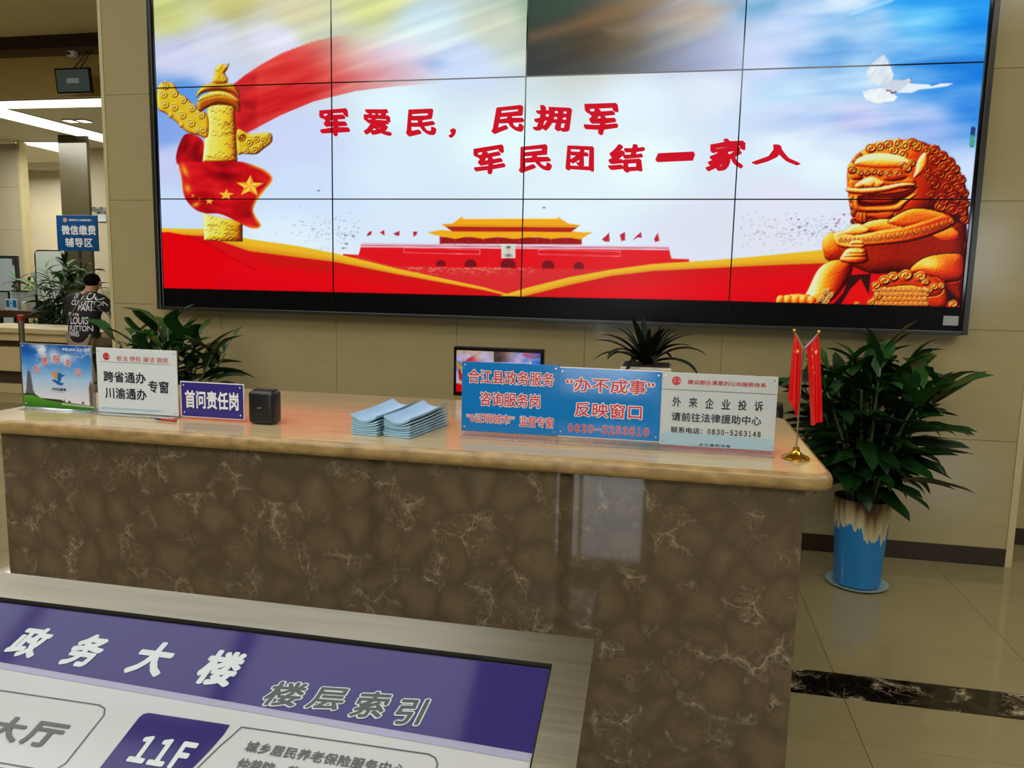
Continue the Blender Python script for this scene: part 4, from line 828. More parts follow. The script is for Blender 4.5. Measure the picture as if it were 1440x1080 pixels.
# ---------------------------------------------------------------- small things on the counter
a, b = at(345, 549, 2.16), at(383, 549, 2.16); p = at(364, 597, 2.16)
t = thing('speaker_box', 'small rounded black speaker standing right of the indigo sign', 'speaker', (p.x, 2.2, ZT)); MB().box(a.x + .002, b.x - .002, 2.165, 2.225, ZT + .001, a.z, .014, 4).build('body', m_black, t, smooth=35)
for i in range(6): MB().box(a.x + .014 + i * .0125, a.x + .020 + i * .0125, 2.18, 2.21, a.z - .001, a.z + .003, .001, 1).build('button', m_bez, t)
k1 = MB(); fpoly(k1, Face((0, 2.165, 0), (1, 0, 0), (0, 0, 1)), [(p.x - .007, ZT + .052), (p.x + .006, ZT + .053), (p.x + .006, ZT + .056), (p.x - .007, ZT + .055)], .0006); k1.build('badge', m_pin, t)
# pen lying under the signs
p = at(235, 588, 2.13); t = thing('pen', 'thin red and black pen lying before the white and indigo signs', 'pen', (p.x, 2.13, ZT)); MB().tube([(p.x - .02, 2.13, ZT + .005), (p.x + .035, 2.126, ZT + .005)], .004, 10).build('barrel', M_('red_plastic', (170, 40, 36), .3), t); MB().tube([(p.x - .045, 2.132, ZT + .005), (p.x - .02, 2.13, ZT + .005)], [.002, .004], 10).build('cap', m_black, t)
# leaflets: two stacks of curled leaflets
m_paper = mat('pale_blue_paper', (146, 186, 206), .45, var=.10, scale=30); m_cover = mat('leaflet_cover', (150, 186, 222), .3, var=.10, scale=14)
def leaflet(cx, cy, z, w, l, curl, rot, th, idx, grp, lab, lift):
    nx, ny = 10, 8; V, F = [], []; c_, s_ = math.cos(rot), math.sin(rot)
    for side in (0, 1):
        for j in range(ny + 1):
            for i in range(nx + 1):
                u, v = i / nx - .5, j / ny - .5; dz = curl * (4 * u * u) + lift * (v + .5) ** 2; x, y = u * w, v * l
                V.append((cx + x * c_ - y * s_, cy + x * s_ + y * c_, z + dz + (th if side else 0)))
    n = (nx + 1) * (ny + 1)
    for j in range(ny):
        for i in range(nx): a = j * (nx + 1) + i; F.append((a + 1, a, a + nx + 1, a + nx + 2)); F.append((n + a, n + a + 1, n + a + nx + 2, n + a + nx + 1))
    rim = [i for i in range(nx + 1)] + [j * (nx + 1) + nx for j in range(1, ny + 1)] + [ny * (nx + 1) + i for i in range(nx - 1, -1, -1)] + [j * (nx + 1) for j in range(ny - 1, 0, -1)]
    for a, b in zip(rim, rim[1:] + rim[:1]): F.append((a, b, n + b, n + a))
    t = thing('leaflet', lab, 'leaflet', (cx, cy, z), grp); MB().add(V, F).build('pages', m_paper, t, smooth=30)
    V2 = [(x, y, q + .0004) for x, y, q in V[n:]]; MB().add(V2, [(j * (nx + 1) + i, j * (nx + 1) + i + 1, (j + 1) * (nx + 1) + i + 1, (j + 1) * (nx + 1) + i) for j in range(ny) for i in range(nx)]).build('cover', m_cover, t, smooth=179)
ORD = ['bottom', 'second lowest', 'third from the bottom', 'fourth from the bottom', 'fifth from the bottom', 'second from the top', 'topmost']
for si, (px, rot, nm) in enumerate(((511, -.16, 'left'), (557, -.16, 'right'))):
    base = at(px, 613, 2.11)
    for i in range(7):
        k = i / 6; leaflet(base.x + .022 + random.uniform(-.002, .002), 2.235 + random.uniform(-.003, .003), ZT + .001 + i * .0062, .088, .25 + (.008 if i == 0 else 0), .001 + .0125 * k ** 1.2 + (.004 if i == 6 else 0), rot + random.uniform(-.015, .015), .0052, i, 'blue leaflets stacked on the counter', ORD[i] + ' pale blue leaflet of the ' + nm + ' stack on the counter', .001 + .012 * k)
# flag stand
bpt = at(1119, 641, 2.17); bxp, byp = bpt.x, 2.17; m_gold = mat('polished_gold', (206, 160, 52), .18, 1., var=.05); tz = at(1128, 487, 2.17).z
t = thing('flag_stand', 'small gold desk flag stand holding two crossed red flags', 'flag stand', (bxp, byp, ZT))
MB().lathe(bxp, byp, [(.037, ZT + .0005), (.037, ZT + .004), (.030, ZT + .009), (.017, ZT + .015), (.010, ZT + .022), (.0085, ZT + .028), (.010, ZT + .031), (.006, ZT + .034)], 40, wob=lambda a, z: .02 * math.sin(a * 12) * (z < ZT + .02)).build('base', m_gold, t, smooth=50)
MB().tube([(bxp, byp, ZT + .03), (bxp, byp, tz)], .0022, 12).build('pole', mat('chrome_pole', (205, 195, 175), .2, 1.), t)
for s_, (ex, ez) in ((-1, (1117, 466)), (1, (1151.5, 468))):
    e = at(ex, ez, 2.16 if s_ < 0 else 2.15); h = thing('desk_flag', 'red desk flag with a yellow star hanging on the ' + ('left' if s_ < 0 else 'right') + ' arm of the gold stand', 'flag', (bxp, byp, tz))
    MB().tube([(bxp, byp - .003 * s_, tz - .006), e], .0023, 10).build('arm', m_acr, h); MB().ellipsoid((e.x, e.y, e.z + .002), .0048, .0048, .0055).build('finial', m_gold, h, smooth=True)
    NX, NZ = 16, 24; V, Fc = [], []; A = Vector((bxp + .004 * s_, byp - .002, tz - .004)); B = Vector(e)
    L_ = at(*((1124, 592) if s_ < 0 else (1155, 597)), 2.16).z; lo1 = at(*((1108, 565) if s_ < 0 else (1141, 598)), 2.16)
    tri = at(1137, 500, 2.15)
    for j in range(NZ + 1):
        for i in range(NX + 1):
            u, w_ = i / NX, j / NZ; top = A.lerp(B, .08 + .88 * u)
            if s_ < 0: zb_, xo, sw = at(1123, 592, 2.16).z * (1 - u) + at(1108, 560, 2.16).z * u, at(1124, 590, 2.16).x * (1 - u) + at(1108, 560, 2.16).x * u, .004
            else: zb_, xo, sw = at(1142, 600, 2.15).z * (1 - u) + at(1156, 593, 2.15).z * u, at(1142, 600, 2.15).x * (1 - u) + at(1156, 593, 2.15).x * u, .004
            x = top.x * (1 - w_ ** .8) + xo * w_ ** .8; z = top.z * (1 - w_) + zb_ * w_; V.append((x, top.y + .006 * math.sin(u * 9 + w_ * 1.4 + s_) * (.35 + w_), z))
    for j in range(NZ):
        for i in range(NX): a = j * (NX + 1) + i; Fc.append((a, a + 1, a + NX + 2, a + NX + 1))
    MB().add(V, Fc).build('cloth', M_('red_satin', (214, 14, 14), .38), h, smooth=179); 
    for jj, ii, rr_ in ((4, 11, .008), (2, 6, .003), (4, 5, .003), (7, 5, .003), (9, 7, .003)) if s_ > 0 else ((4, 8, .007), (2, 13, .0025), (6, 13, .0025)):
        c_ = Vector(V[jj * (NX + 1) + ii]); MB().add([(c_.x + x, c_.y - .0045, c_.z + z) for x, z in [(p[0] * .6, -p[1]) for p in star(0, 0, rr_, .2)]], [tuple(range(10))]).build('star', M_('yellow_print', (235, 190, 60), .5), h)
# ---------------------------------------------------------------- things on the staff desk
a, b = at(638, 487, 3.3), at(765, 490, 3.3); c = at(634, 559, 3.3)
t = thing('computer_monitor', 'black desktop monitor with colourful screen behind the blue signs', 'monitor', ((a.x + b.x) / 2, 3.3, .76)); zc = c.z
MB().box(a.x, b.x, 3.30, 3.335, zc, a.z, .004).build('casing', m_gloss, t); MB().box(a.x + .004, b.x - .004, 3.296, 3.2995, zc + .001, zc + .011).build('lower_bar', mat('gold_strip', (170, 146, 80), .3, .4, var=.05), t)
nx, ny = 240, 150; ux, uz = np.meshgrid(np.linspace(0, 1, nx), np.linspace(0, 1, ny)); gx = a.x + .014 + ux * (b.x - a.x - .028); gz = zc + .018 + uz * (a.z - zc - .034)
sx_, sy_ = 222 + ux * 1150, 430 - uz * 425; col = sample(cv, sx_, sy_) * np.array([.98, .86, .95]); s_ = np.clip(np.sin(((sx_ - 1270) ** 2 / 9000 + (sy_ - 18) ** 2 / 700) * 1.1) * .5 + .5, 0, 1) * np.exp(-((sx_ - 1250) / 150) ** 2 - ((sy_ - 22) / 40) ** 2) * .8
col = col * (1 - s_[..., None]) + c8(190, 30, 80) * s_[..., None]; gridmesh('screen', nx, ny, np.stack([gx, np.full_like(gx, 3.2985), gz], -1).reshape(-1, 3), col.reshape(-1, 3), mat('monitor_display', (0, 0, 0), .3, spec=.3, emit=.72, attr=True), t)
xm = (a.x + b.x) / 2; MB().box(xm - .025, xm + .025, 3.336, 3.352, .775, zc + .09, .004).build('neck', m_black, t); MB().lathe(xm, 3.35, [(.10, .7605), (.10, .768), (.03, .776)], 28, 1, .7).build('foot', m_black, t)
def leaf_mesh(name, Ln, Wd, droop, fold=.25, m=None, n=8, wave=0., petiole=0.):
    V, F = [], []; pts = []; x, z, ang = 0., 0., 0.
    for i in range(n + 1):
        s_ = i / n; pts.append((x, z, ang)); ang -= droop / n * (.4 + 1.2 * s_); x += Ln / n * math.cos(ang); z += Ln / n * math.sin(ang)
    for i, (x, z, ang) in enumerate(pts):
        s_ = i / n
        if petiole and s_ < petiole: w = Wd * .10
        else: q = (s_ - petiole) / (1 - petiole); w = Wd * max(.02, math.sin(PI * min(1, q * .93 + .07)) ** .62 * (1 - .25 * q))
        tw = wave * math.sin(s_ * 8)
        for k in (-1, 0, 1): V.append((x - math.sin(ang) * abs(k) * w * fold, k * w / 2 + tw * .2, z + abs(k) * w * fold * math.cos(ang) + k * tw * w))
    for i in range(n):
        for k in (0, 1): a = i * 3 + k; F.append((a, a + 1, a + 4, a + 3))
    me = D.meshes.new(name); me.from_pydata(V, [], F); me.update(); me.materials.append(m); me.polygons.foreach_set('use_smooth', [True] * len(F)); return me
def put_leaf(me, p, az, el, parent, roll=0., sc=1., name='leaf'):
    o = D.objects.new(name, me); C.objects.link(o); o.parent = parent; o.matrix_local = Matrix.Translation(Vector(p) - Vector(WP[parent.name])) @ Matrix.Rotation(az, 4, 'Z') @ Matrix.Rotation(-el, 4, 'Y') @ Matrix.Rotation(roll, 4, 'X') @ Matrix.Scale(sc, 4); return o
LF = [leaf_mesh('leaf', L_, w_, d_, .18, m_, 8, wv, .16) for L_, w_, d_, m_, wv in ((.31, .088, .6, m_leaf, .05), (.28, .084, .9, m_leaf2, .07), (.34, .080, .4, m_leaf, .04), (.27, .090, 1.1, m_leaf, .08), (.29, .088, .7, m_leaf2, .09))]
def leafy(name, label, loc, seed, canes, rad, h0, h1, per, pot, spread=.22, sc=1., maxleaf=290, lean=1.):
    """cane plant: canes rising out of a pot, leaves all the way up, the top ones standing up"""
    rr = random.Random(seed); t = thing(name, label, 'plant', loc); lx, ly, lz = loc; zt = pot(t); cnt = 0
    for i in range(canes):
        az = i * 2.4 + rr.uniform(-.3, .3); r0 = rad * .75 * math.sqrt((i + .5) / canes); H = h0 + (h1 - h0) * rr.random() * (1 - .45 * (i / canes)); le = spread * (i + .6) / canes * lean
        pts = [(lx + math.cos(az) * (r0 + le * s_ ** 1.5), ly + math.sin(az) * (r0 + le * s_ ** 1.5) * .8, zt - .03 + H * s_) for s_ in [k / 6 for k in range(7)]]
        MB().tube(pts, [.009 * sc, .009 * sc, .008 * sc, .008 * sc, .007 * sc, .006 * sc, .004 * sc], 6).build('cane', m_stem, t, smooth=179)
        for k in range(per):
            if cnt >= maxleaf: break
            s_ = (k + .6) / per; s2 = .16 + .84 * s_ ** .8; q = s2 * 6; j = min(5, int(q)); p = Vector(pts[j]).lerp(Vector(pts[j + 1]), q - j)
            a_ = az + k * 2.399 + rr.uniform(-.35, .35); a_ += .55 * math.sin(az - a_) if s_ < .8 else 0
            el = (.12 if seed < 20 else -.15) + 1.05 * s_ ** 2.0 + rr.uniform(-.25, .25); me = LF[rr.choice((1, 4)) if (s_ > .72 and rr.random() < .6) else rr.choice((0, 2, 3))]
            put_leaf(me, p, a_, el, t, rr.uniform(-.5, .5), sc * rr.uniform(.75, 1.12) * (.8 if s_ > .9 else 1)); cnt += 1
    return t
def drip_pot(cx, cy):
    def f_(t):
        H = .462; m = mat('blue_dripping_glaze', (36, 118, 170), .12, var=.06); nt, N, Lk, b = nodes(m)
        g = N.new('ShaderNodeNewGeometry'); sp = N.new('ShaderNodeSeparateXYZ'); Lk.new(g.outputs['Position'], sp.inputs[0])
        no = N.new('ShaderNodeTexNoise'); no.inputs['Scale'].default_value = 30; mp = N.new('ShaderNodeMapping'); mp.inputs['Scale'].default_value = (1, 1, .06); Lk.new(g.outputs['Position'], mp.inputs[0]); Lk.new(mp.outputs[0], no.inputs['Vector'])
        ad = N.new('ShaderNodeMath'); ad.operation = 'MULTIPLY_ADD'; ad.inputs[1].default_value = .26; Lk.new(no.outputs['Fac'], ad.inputs[0]); Lk.new(sp.outputs['Z'], ad.inputs[2])
        r = N.new('ShaderNodeValToRGB'); r.color_ramp.interpolation = 'LINEAR'; mr = N.new('ShaderNodeMapRange'); mr.inputs[1].default_value = .38; mr.inputs[2].default_value = .62; Lk.new(ad.outputs[0], mr.inputs[0]); Lk.new(mr.outputs[0], r.inputs[0])
        e = r.color_ramp.elements; e[0].position, e[0].color = .20, L4(34, 116, 172); e[1].position, e[1].color = .23, L4(188, 180, 140)
        for pos, c in ((.55, (150, 134, 92)), (.80, (92, 70, 48)), (1.0, (56, 34, 26))): q = e.new(pos); q.color = L4(*c)
        Lk.new(r.outputs[0], b.inputs['Base Color'])
        MB().lathe(cx, cy, [(.112, .014), (.114, .05), (.121, .2), (.131, .36), (.138, .44), (.140, H), (.131, H + .002), (.127, H - .02)], 48, cap=(True, False), wob=lambda a, z: .018 * math.sin(a * 7) * (z < .44)).build('pot', m, t, smooth=60)
        MB().lathe(cx, cy, [(.126, .0008), (.148, .010), (.151, .016), (.146, .016), (.13, .006)], 40, 1, 1).build('saucer', mat('pale_blue_saucer', (150, 176, 180), .2, var=.04), t, smooth=50)
        MB().lathe(cx, cy, [(.126, H - .03), (.08, H - .022), (.001, H - .018)], 24, cap=(False, False)).build('soil', m_soil, t); return H - .02
    return f_
def plain_pot(cx, cy, m, r=.14, H=.45, z0=0.):
    def f_(t):
        MB().lathe(cx, cy, [(r * .75, z0 + .001), (r * .8, z0 + .05), (r, z0 + H * .8), (r * 1.05, z0 + H), (r * .94, z0 + H), (r * .92, z0 + H - .02)], 36, cap=(True, False)).build('pot', m, t, smooth=50)
        MB().lathe(cx, cy, [(r * .93, z0 + H - .03), (.001, z0 + H - .02)], 24, cap=(False, False)).build('soil', m_soil, t); return z0 + H - .02
    return f_
pr = at(1205, 812, 4.12)
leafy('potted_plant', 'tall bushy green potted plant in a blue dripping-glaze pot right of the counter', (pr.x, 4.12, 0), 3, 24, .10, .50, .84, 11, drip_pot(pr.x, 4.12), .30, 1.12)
pl_ = at(232, 470, 4.0)
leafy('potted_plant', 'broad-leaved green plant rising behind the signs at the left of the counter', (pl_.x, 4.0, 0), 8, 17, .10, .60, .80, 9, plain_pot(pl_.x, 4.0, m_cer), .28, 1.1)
# strap-leaved plant in a white square pot
p = at(909, 517, 3.25); w2 = .5 * (at(945, 520, 3.25).x - at(874, 516, 3.25).x); zt = at(909, 513, 3.25).z
t = thing('potted_plant', 'dark strap-leaved plant in a white pot behind the signs', 'plant', (p.x, 3.25, .76)); 
MB().box(p.x - w2, p.x + w2, 3.25 - w2, 3.25 + w2, .761, zt, .008).build('pot', m_cer, t); MB().box(p.x - w2 * .9, p.x + w2 * .9, 3.25 - w2 * .9, 3.25 + w2 * .9, zt, zt + .004).build('soil', m_soil, t)
k1 = MB(); fq = Face((0, 3.25 - w2, 0), (1, 0, 0), (0, 0, 1)); fline(k1, fq, [(p.x - .08, zt - .012), (p.x - .05, zt - .022), (p.x - .02, zt - .014), (p.x + .01, zt - .02)], .004, .0006); k1.build('painted_pattern', m_ink, t)
m_dl = mat('dark_strap_leaf', (14, 22, 10), .6, var=.4, scale=5, spec=.2); SL = [leaf_mesh('strap_leaf', .25, .042, d_, .2, m_dl, 10) for d_ in (.5, 1.0, 1.5)]; rr = random.Random(6)
for i in range(30):
    s_ = i / 29; a_ = i * 2.399; put_leaf(SL[0 if s_ < .3 else 1 if s_ < .65 else 2], (p.x + .015 * math.cos(a_), 3.25 + .015 * math.sin(a_), zt + .003), a_, 1.45 - 1.0 * s_ + rr.uniform(-.1, .1), t, 0, rr.uniform(.8, 1.05) * (.75 if s_ < .2 else 1))
MB().tube([(p.x, 3.25, zt), (p.x + .004, 3.25, zt + .09)], [.014, .006], 8).build('stem', m_stem, t)
# office chairs behind the desk
m_mesh = mat('chair_mesh', (62, 56, 40), .8, var=.2, scale=60)
def chair(label, xc, ztop, w, y, grp):
    t = thing('office_chair', label, 'chair', (xc, y, 0), grp); fr = MB(); h = w / 2
    fr.tube([(xc - h, y + .02, .50), (xc - h, y + .05, ztop - .03), (xc - h + .012, y + .05, ztop - .008)], .012, 8); fr.tube([(xc + h, y + .02, .50), (xc + h, y + .05, ztop - .03), (xc + h - .012, y + .05, ztop - .008)], .012, 8)
    fr.build('back_frame', m_black, t, smooth=True); MB().box(xc - h - .006, xc + h + .006, y + .028, y + .062, ztop - .034, ztop, .008).build('top_rail', m_black, t)
    MB().box(xc - h + .01, xc + h - .01, y + .040, y + .046, .52, ztop - .035).build('mesh_back', m_mesh, t)
    MB().box(xc - h - .01, xc + h + .01, y - .43, y + .02, .43, .50, .02, 3).build('seat', m_black, t, smooth=True)
    for q in (-1, 1): MB().tube([(xc + q * (h + .03), y + .03, .55), (xc + q * (h + .035), y - .05, .66), (xc + q * (h + .035), y - .30, .66), (xc + q * (h + .03), y - .33, .48)], .012, 8).build('armrest', m_black, t)
    MB().tube([(xc, y - .2, .10), (xc, y - .2, .43)], .025, 12).build('column', m_bez, t)
    for k in range(5): a_ = k * 2 * PI / 5 + .3; MB().tube([(xc, y - .2, .10), (xc + .27 * math.cos(a_), y - .2 + .27 * math.sin(a_), .07)], [.022, .014], 8).tube([(xc + .27 * math.cos(a_), y - .22 + .27 * math.sin(a_), .0305), (xc + .27 * math.cos(a_), y - .18 + .27 * math.sin(a_), .0305)], .030, 12).build('leg', m_black, t)
a, b = at(452, 562, 3.80), at(566, 566, 3.80); chair('black mesh office chair behind the leaflets', (a.x + b.x) / 2, a.z, b.x - a.x - .02, 3.75, None)
b = at(1102, 566, 4.0); chair('black office chair mostly hidden behind the pale grey sign and flags', b.x - .215, b.z, .41, 3.95, None)
# ---------------------------------------------------------------- floor index board on its slanted stand, foreground
tl = math.radians(18); Pc = at(836.5, 899, 1.0)
fb = Face(Pc, (1, 0, 0), (0, math.cos(tl), math.sin(tl))); bp = lambda u, v, w=0.: fb.p(u, -v, w)       # v runs down the slope
UL, VB = -1.62, .86; fw = .050
t = thing('index_board', 'slanted floor index board in a brushed steel frame in the foreground', 'sign', (Pc.x + UL / 2, .65, 0))
def bar(pts): return MB().prism(pts, lambda u, v, w: bp(u, v, w), -.030, 0.)
bar([(UL, 0), (0, 0), (-fw, .053), (UL + fw, .053)][::-1]).build('frame_bar', m_steel, t); bar([(0, 0), (0, VB), (-fw, VB - .053), (-fw, .053)][::-1]).build('frame_bar', m_steel, t)
bar([(UL, VB), (0, VB), (-fw, VB - .053), (UL + fw, VB - .053)]).build('frame_bar', m_steel, t); bar([(UL, 0), (UL, VB), (UL + fw, VB - .053), (UL + fw, .053)]).build('frame_bar', m_steel, t)
MB().prism([(UL + .01, .01), (-.01, .01), (-.01, VB - .01), (UL + .01, VB - .01)], lambda u, v, w: bp(u, v, w), -.028, -.012).build('backing', m_black, t)
a_, b_, c_, d_ = UL + fw + .002, -fw - .003, .057, VB - .057; W0 = -.0065
m_pan = mat('index_white', (164, 166, 166), .16, var=.02); m_band = mat('index_indigo', (42, 35, 92), .08, var=.03, scale=2); m_iw = mat('index_white_ink', (176, 184, 184), .25, var=.02); m_dk = mat('index_ink', (56, 62, 58), .3, var=.04)
bd = MB().prism([(a_, c_), (b_, c_), (b_, d_), (a_, d_)], lambda u, v, w: bp(u, v, w), -.0118, W0).build('panel', m_pan, t)
class FB:                                                             # face helper with v downwards
    def p(s, u, v, w=0.): return bp(u, v, W0 + w)
F2 = FB()
k1 = MB(); fpoly(k1, F2, [(a_, c_), (b_, c_), (b_, .1875), (-.33, .1795), (-.80, .165), (a_, .150)], .0006); k1.build('indigo_band', m_band, t)
k1 = MB(); fpoly(k1, F2, [(a_, .150), (-.80, .165), (-.33, .1795), (b_, .1875), (b_, .199), (-.33, .1895), (-.80, .175), (a_, .160)], .0005); k1.build('lilac_edge', mat('index_lilac', (138, 138, 160), .16, var=.02), t)
def tx(mb, s_, u0, u1, v0, v1, off=.0, sp=1., w=.0012, ref=None, warp=None):
    v, f = glyphs(s_, off, sp); q = unit(v, v if ref is None else glyphs(s_, ref, sp)[0])
    if warp: q = warp(q)
    mb.add([bp(u0 + x * (u1 - u0), v1 + y * (v0 - v1), W0 + w + l) for (x, y), l in zip(q, v[:, 2])], f)
for ch, u0, u1, v0, v1 in (('政', -.815, -.765, .096, .153), ('务', -.721, -.672, .096, .156), ('大', -.620, -.566, .094, .155), ('楼', -.517, -.462, .095, .156), ('江', -1.02, -.965, .092, .15), ('县', -.915, -.865, .093, .152)): k1 = MB(); tx(k1, ch, u0, u1, v0, v1, .045); k1.build('character', m_iw, t)
def ital(q): return np.stack([q[:, 0] + .10 * (q[:, 1] - .5), q[:, 1]], -1)
for ch, u0, u1 in (('１', -.524, -.502), ('１', -.498, -.476), ('Ｆ', -.470, -.450)): k1 = MB(); tx(k1, ch, u0, u1, .2405, .278, .045); k1.build('character', m_iw, t)
def slant(q): x, y = q[:, 0], q[:, 1]; return np.stack([x + .12 * (y - .5) + .02 * np.sin(4 * y), y + .10 * (x - .5)], -1)
for ch, u0, u1, v0, v1 in (('楼', -.406, -.358, .133, .173), ('层', -.346, -.302, .133, .169), ('索', -.286, -.245, .130, .172), ('引', -.231, -.195, .133, .174)): k1, k2 = MB(), MB(); tx(k1, ch, u0, u1, v0, v1, .068, w=.0011, ref=.03, warp=slant); tx(k2, ch, u0, u1, v0, v1, .026, w=.0016, ref=.03, warp=slant); k1.build('character_outline', m_iw, t); k2.build('character', m_dk, t)
k1 = MB(); fpoly(k1, F2, [(-.549, .218), (-.547, .212), (-.541, .209), (-.428, .209), (-.428, .222), (-.432, .245), (-.440, .275), (-.446, .305), (-.549, .305)], .0006); k1.build('floor_tab', m_band, t)
k1 = MB(); fline(k1, F2, [(-.446, .300), (-.434, .273), (-.424, .240), (-.418, .226), (-.412, .2095)] + [(-.172, .2085), (-.163, .212), (-.158, .220), (-.157, .30)], .0016, .0009)
fline(k1, F2, [(a_ + .01, .2095), (-.613, .2085), (-.602, .2125), (-.596, .222), (-.594, .292), (-.600, .302), (-.612, .305), (a_ + .01, .305)], .0016, .0009); fline(k1, F2, [(a_ + .01, .311), (b_ - .05, .311)], .0012, .0009)
for i, ch in enumerate('行政审批大厅'): tx(k1, ch, -.945 + .0535 * i + .003 * (i > 3), -.897 + .0535 * i + .003 * (i > 3), .243, .278, .035)
tx(k1, '城乡居民养老保险服务中心', -.392, -.192, .2265, .2415, .02, 1.05); tx(k1, '仲裁院、劳动保障监察支队', -.390, -.205, .2500, .266, .02, 1.0)
tag(k1.build('dark_outline_and_lettering', m_dk, t), kind='stuff')
# rows of further floors below the frame edge of the picture
for r in range(3):
    v0 = .335 + r * .15; k1 = MB(); fpoly(k1, F2, [(-.549, v0), (-.428, v0), (-.446, v0 + .10), (-.549, v0 + .10)], .0006); k1.build('floor_tab', m_band, t)
    k1 = MB(); fline(k1, F2, [(-.435, v0), (-.16, v0), (-.16, v0 + .10), (-.446, v0 + .10)], .0016, .0009, True); k1.build('entry_outline', m_dk, t)
for u in (UL + .35, -.35): MB().box(Pc.x + u - .03, Pc.x + u + .03, .60, .66, .03, bp(u, .37, -.035).z, .004).build('post', m_steel, t)
MB().box(Pc.x + UL + .2, Pc.x - .2, .42, .86, .001, .03, .005).build('floor_plate', m_steel, t)
# ---------------------------------------------------------------- back hall: service desk, queue post, person, signs
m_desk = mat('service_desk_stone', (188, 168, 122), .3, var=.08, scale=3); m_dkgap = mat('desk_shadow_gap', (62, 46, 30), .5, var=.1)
sx0, sx1 = at(-60, 450, 8).x, at(230, 450, 8).x
sd = thing('service_desk', 'long beige service desk in the back hall behind the seated person', 'desk', ((sx0 + sx1) / 2, 8.3, 0))
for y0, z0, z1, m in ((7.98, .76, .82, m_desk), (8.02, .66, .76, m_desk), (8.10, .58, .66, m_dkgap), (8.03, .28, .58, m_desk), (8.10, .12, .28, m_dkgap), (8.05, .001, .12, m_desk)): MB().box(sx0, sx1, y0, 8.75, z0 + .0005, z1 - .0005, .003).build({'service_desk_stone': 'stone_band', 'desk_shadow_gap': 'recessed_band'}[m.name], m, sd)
# queue post with red head
p = at(29, 443, 6.9); t = thing('queue_post', 'steel queue barrier post with a red belt head', 'barrier post', (p.x, 6.9, 0))
MB().lathe(p.x, 6.9, [(.16, .001), (.16, .015), (.03, .03)], 28).build('base', m_steel, t); MB().tube([(p.x, 6.9, .03), (p.x, 6.9, p.z - .06)], .028, 14).build('post', m_steel, t); MB().tube([(p.x, 6.9, p.z - .06), (p.x, 6.9, p.z)], .034, 14).build('belt_head', M_('red_plastic_head', (150, 24, 20), .4), t)
# desk with glass partitions beyond
a, b = at(-25, 433, 9.4), at(54, 441, 9.4); t = thing('partition_desk', 'dark-edged desk with clear partitions at far left', 'desk', ((a.x + b.x) / 2, 9.6, 0))
MB().box(a.x, b.x, 9.4, 9.70, b.z - .07, b.z + .03, .004).build('desk_top', M_('dark_desk', (70, 48, 34), .35), t)
for x in (a.x + .03, (a.x + b.x) / 2, b.x - .06): MB().box(x, x + .04, 9.45, 9.68, .001, b.z - .0705).build('leg', m_bez, t)
m_glass = mat('partition_glass', (170, 178, 172), .06, var=.02); nt, N, Lk, bs = nodes(m_glass); bs.inputs['Alpha'].default_value = .55
for u0, u1 in ((-24, 14), (15.5, 52)): q0, q1 = at(u0, 408, 9.68), at(u1, 431, 9.68); MB().box(q0.x + .02, q1.x - .02, 9.68, 9.69, b.z + .031, q0.z - .02).build('pane', m_glass, t); MB().box(q0.x, q1.x, 9.675, 9.695, q0.z - .02, q0.z).build('pane_frame', m_bez, t); MB().box(q1.x - .02, q1.x, 9.675, 9.695, b.z + .031, q0.z - .02).build('pane_frame', m_bez, t)
for i, (u0, u1) in enumerate(((7, 14.5), (16.5, 24.5))):
    q0, q1 = at(u0, 420, 9.5), at(u1, 432, 9.5); h = thing('card_stand', ('left' if i == 0 else 'right') + ' one of two small white card stands on the partition desk', 'card stand', (q0.x, 9.5, b.z + .03)); MB().box(q0.x, q1.x, 9.5, 9.506, b.z + .034, q0.z).build('card', m_white, h); MB().box(q0.x, q1.x, 9.48, 9.53, b.z + .0305, b.z + .034).build('foot', m_acr, h); MB().box(q0.x + .012, q1.x - .012, 9.498, 9.4995, b.z + .07, q0.z - .02).build('blue_print', m_blue, h)
q0, q1 = at(32, 424, 9.5), at(40, 433, 9.5); h = thing('paper_box', 'small open white box on the partition desk, right of the card stands', 'box', (q0.x, 9.5, b.z + .031)); MB().box(q0.x, q1.x, 9.47, 9.56, b.z + .031, q0.z - .02, .003).build('box_body', m_cer, h); MB().box(q0.x + .008, q1.x - .008, 9.485, 9.545, q0.z - .02, q0.z).build('paper', m_wink, h)
a, b = at(54, 424, 10.1), at(76, 426, 10.1); h = thing('waiting_chair', 'black chair beside the whiteboard in the back hall', 'chair', ((a.x + b.x) / 2, 10.1, 0))
MB().box(a.x, b.x, 10.08, 10.11, a.z - .14, a.z, .01).build('backrest', m_black, h); MB().box(a.x, b.x, 9.74, 10.1, .42, .46, .01).build('seat', m_black, h)
for u in (a.x + .01, b.x - .01):
    MB().tube([(u, 9.76, .001), (u, 9.76, .42)], .012, 8).build('leg', m_bez, h); MB().tube([(u, 10.1, .001), (u, 10.1, a.z - .02)], .012, 8).build('leg', m_bez, h)
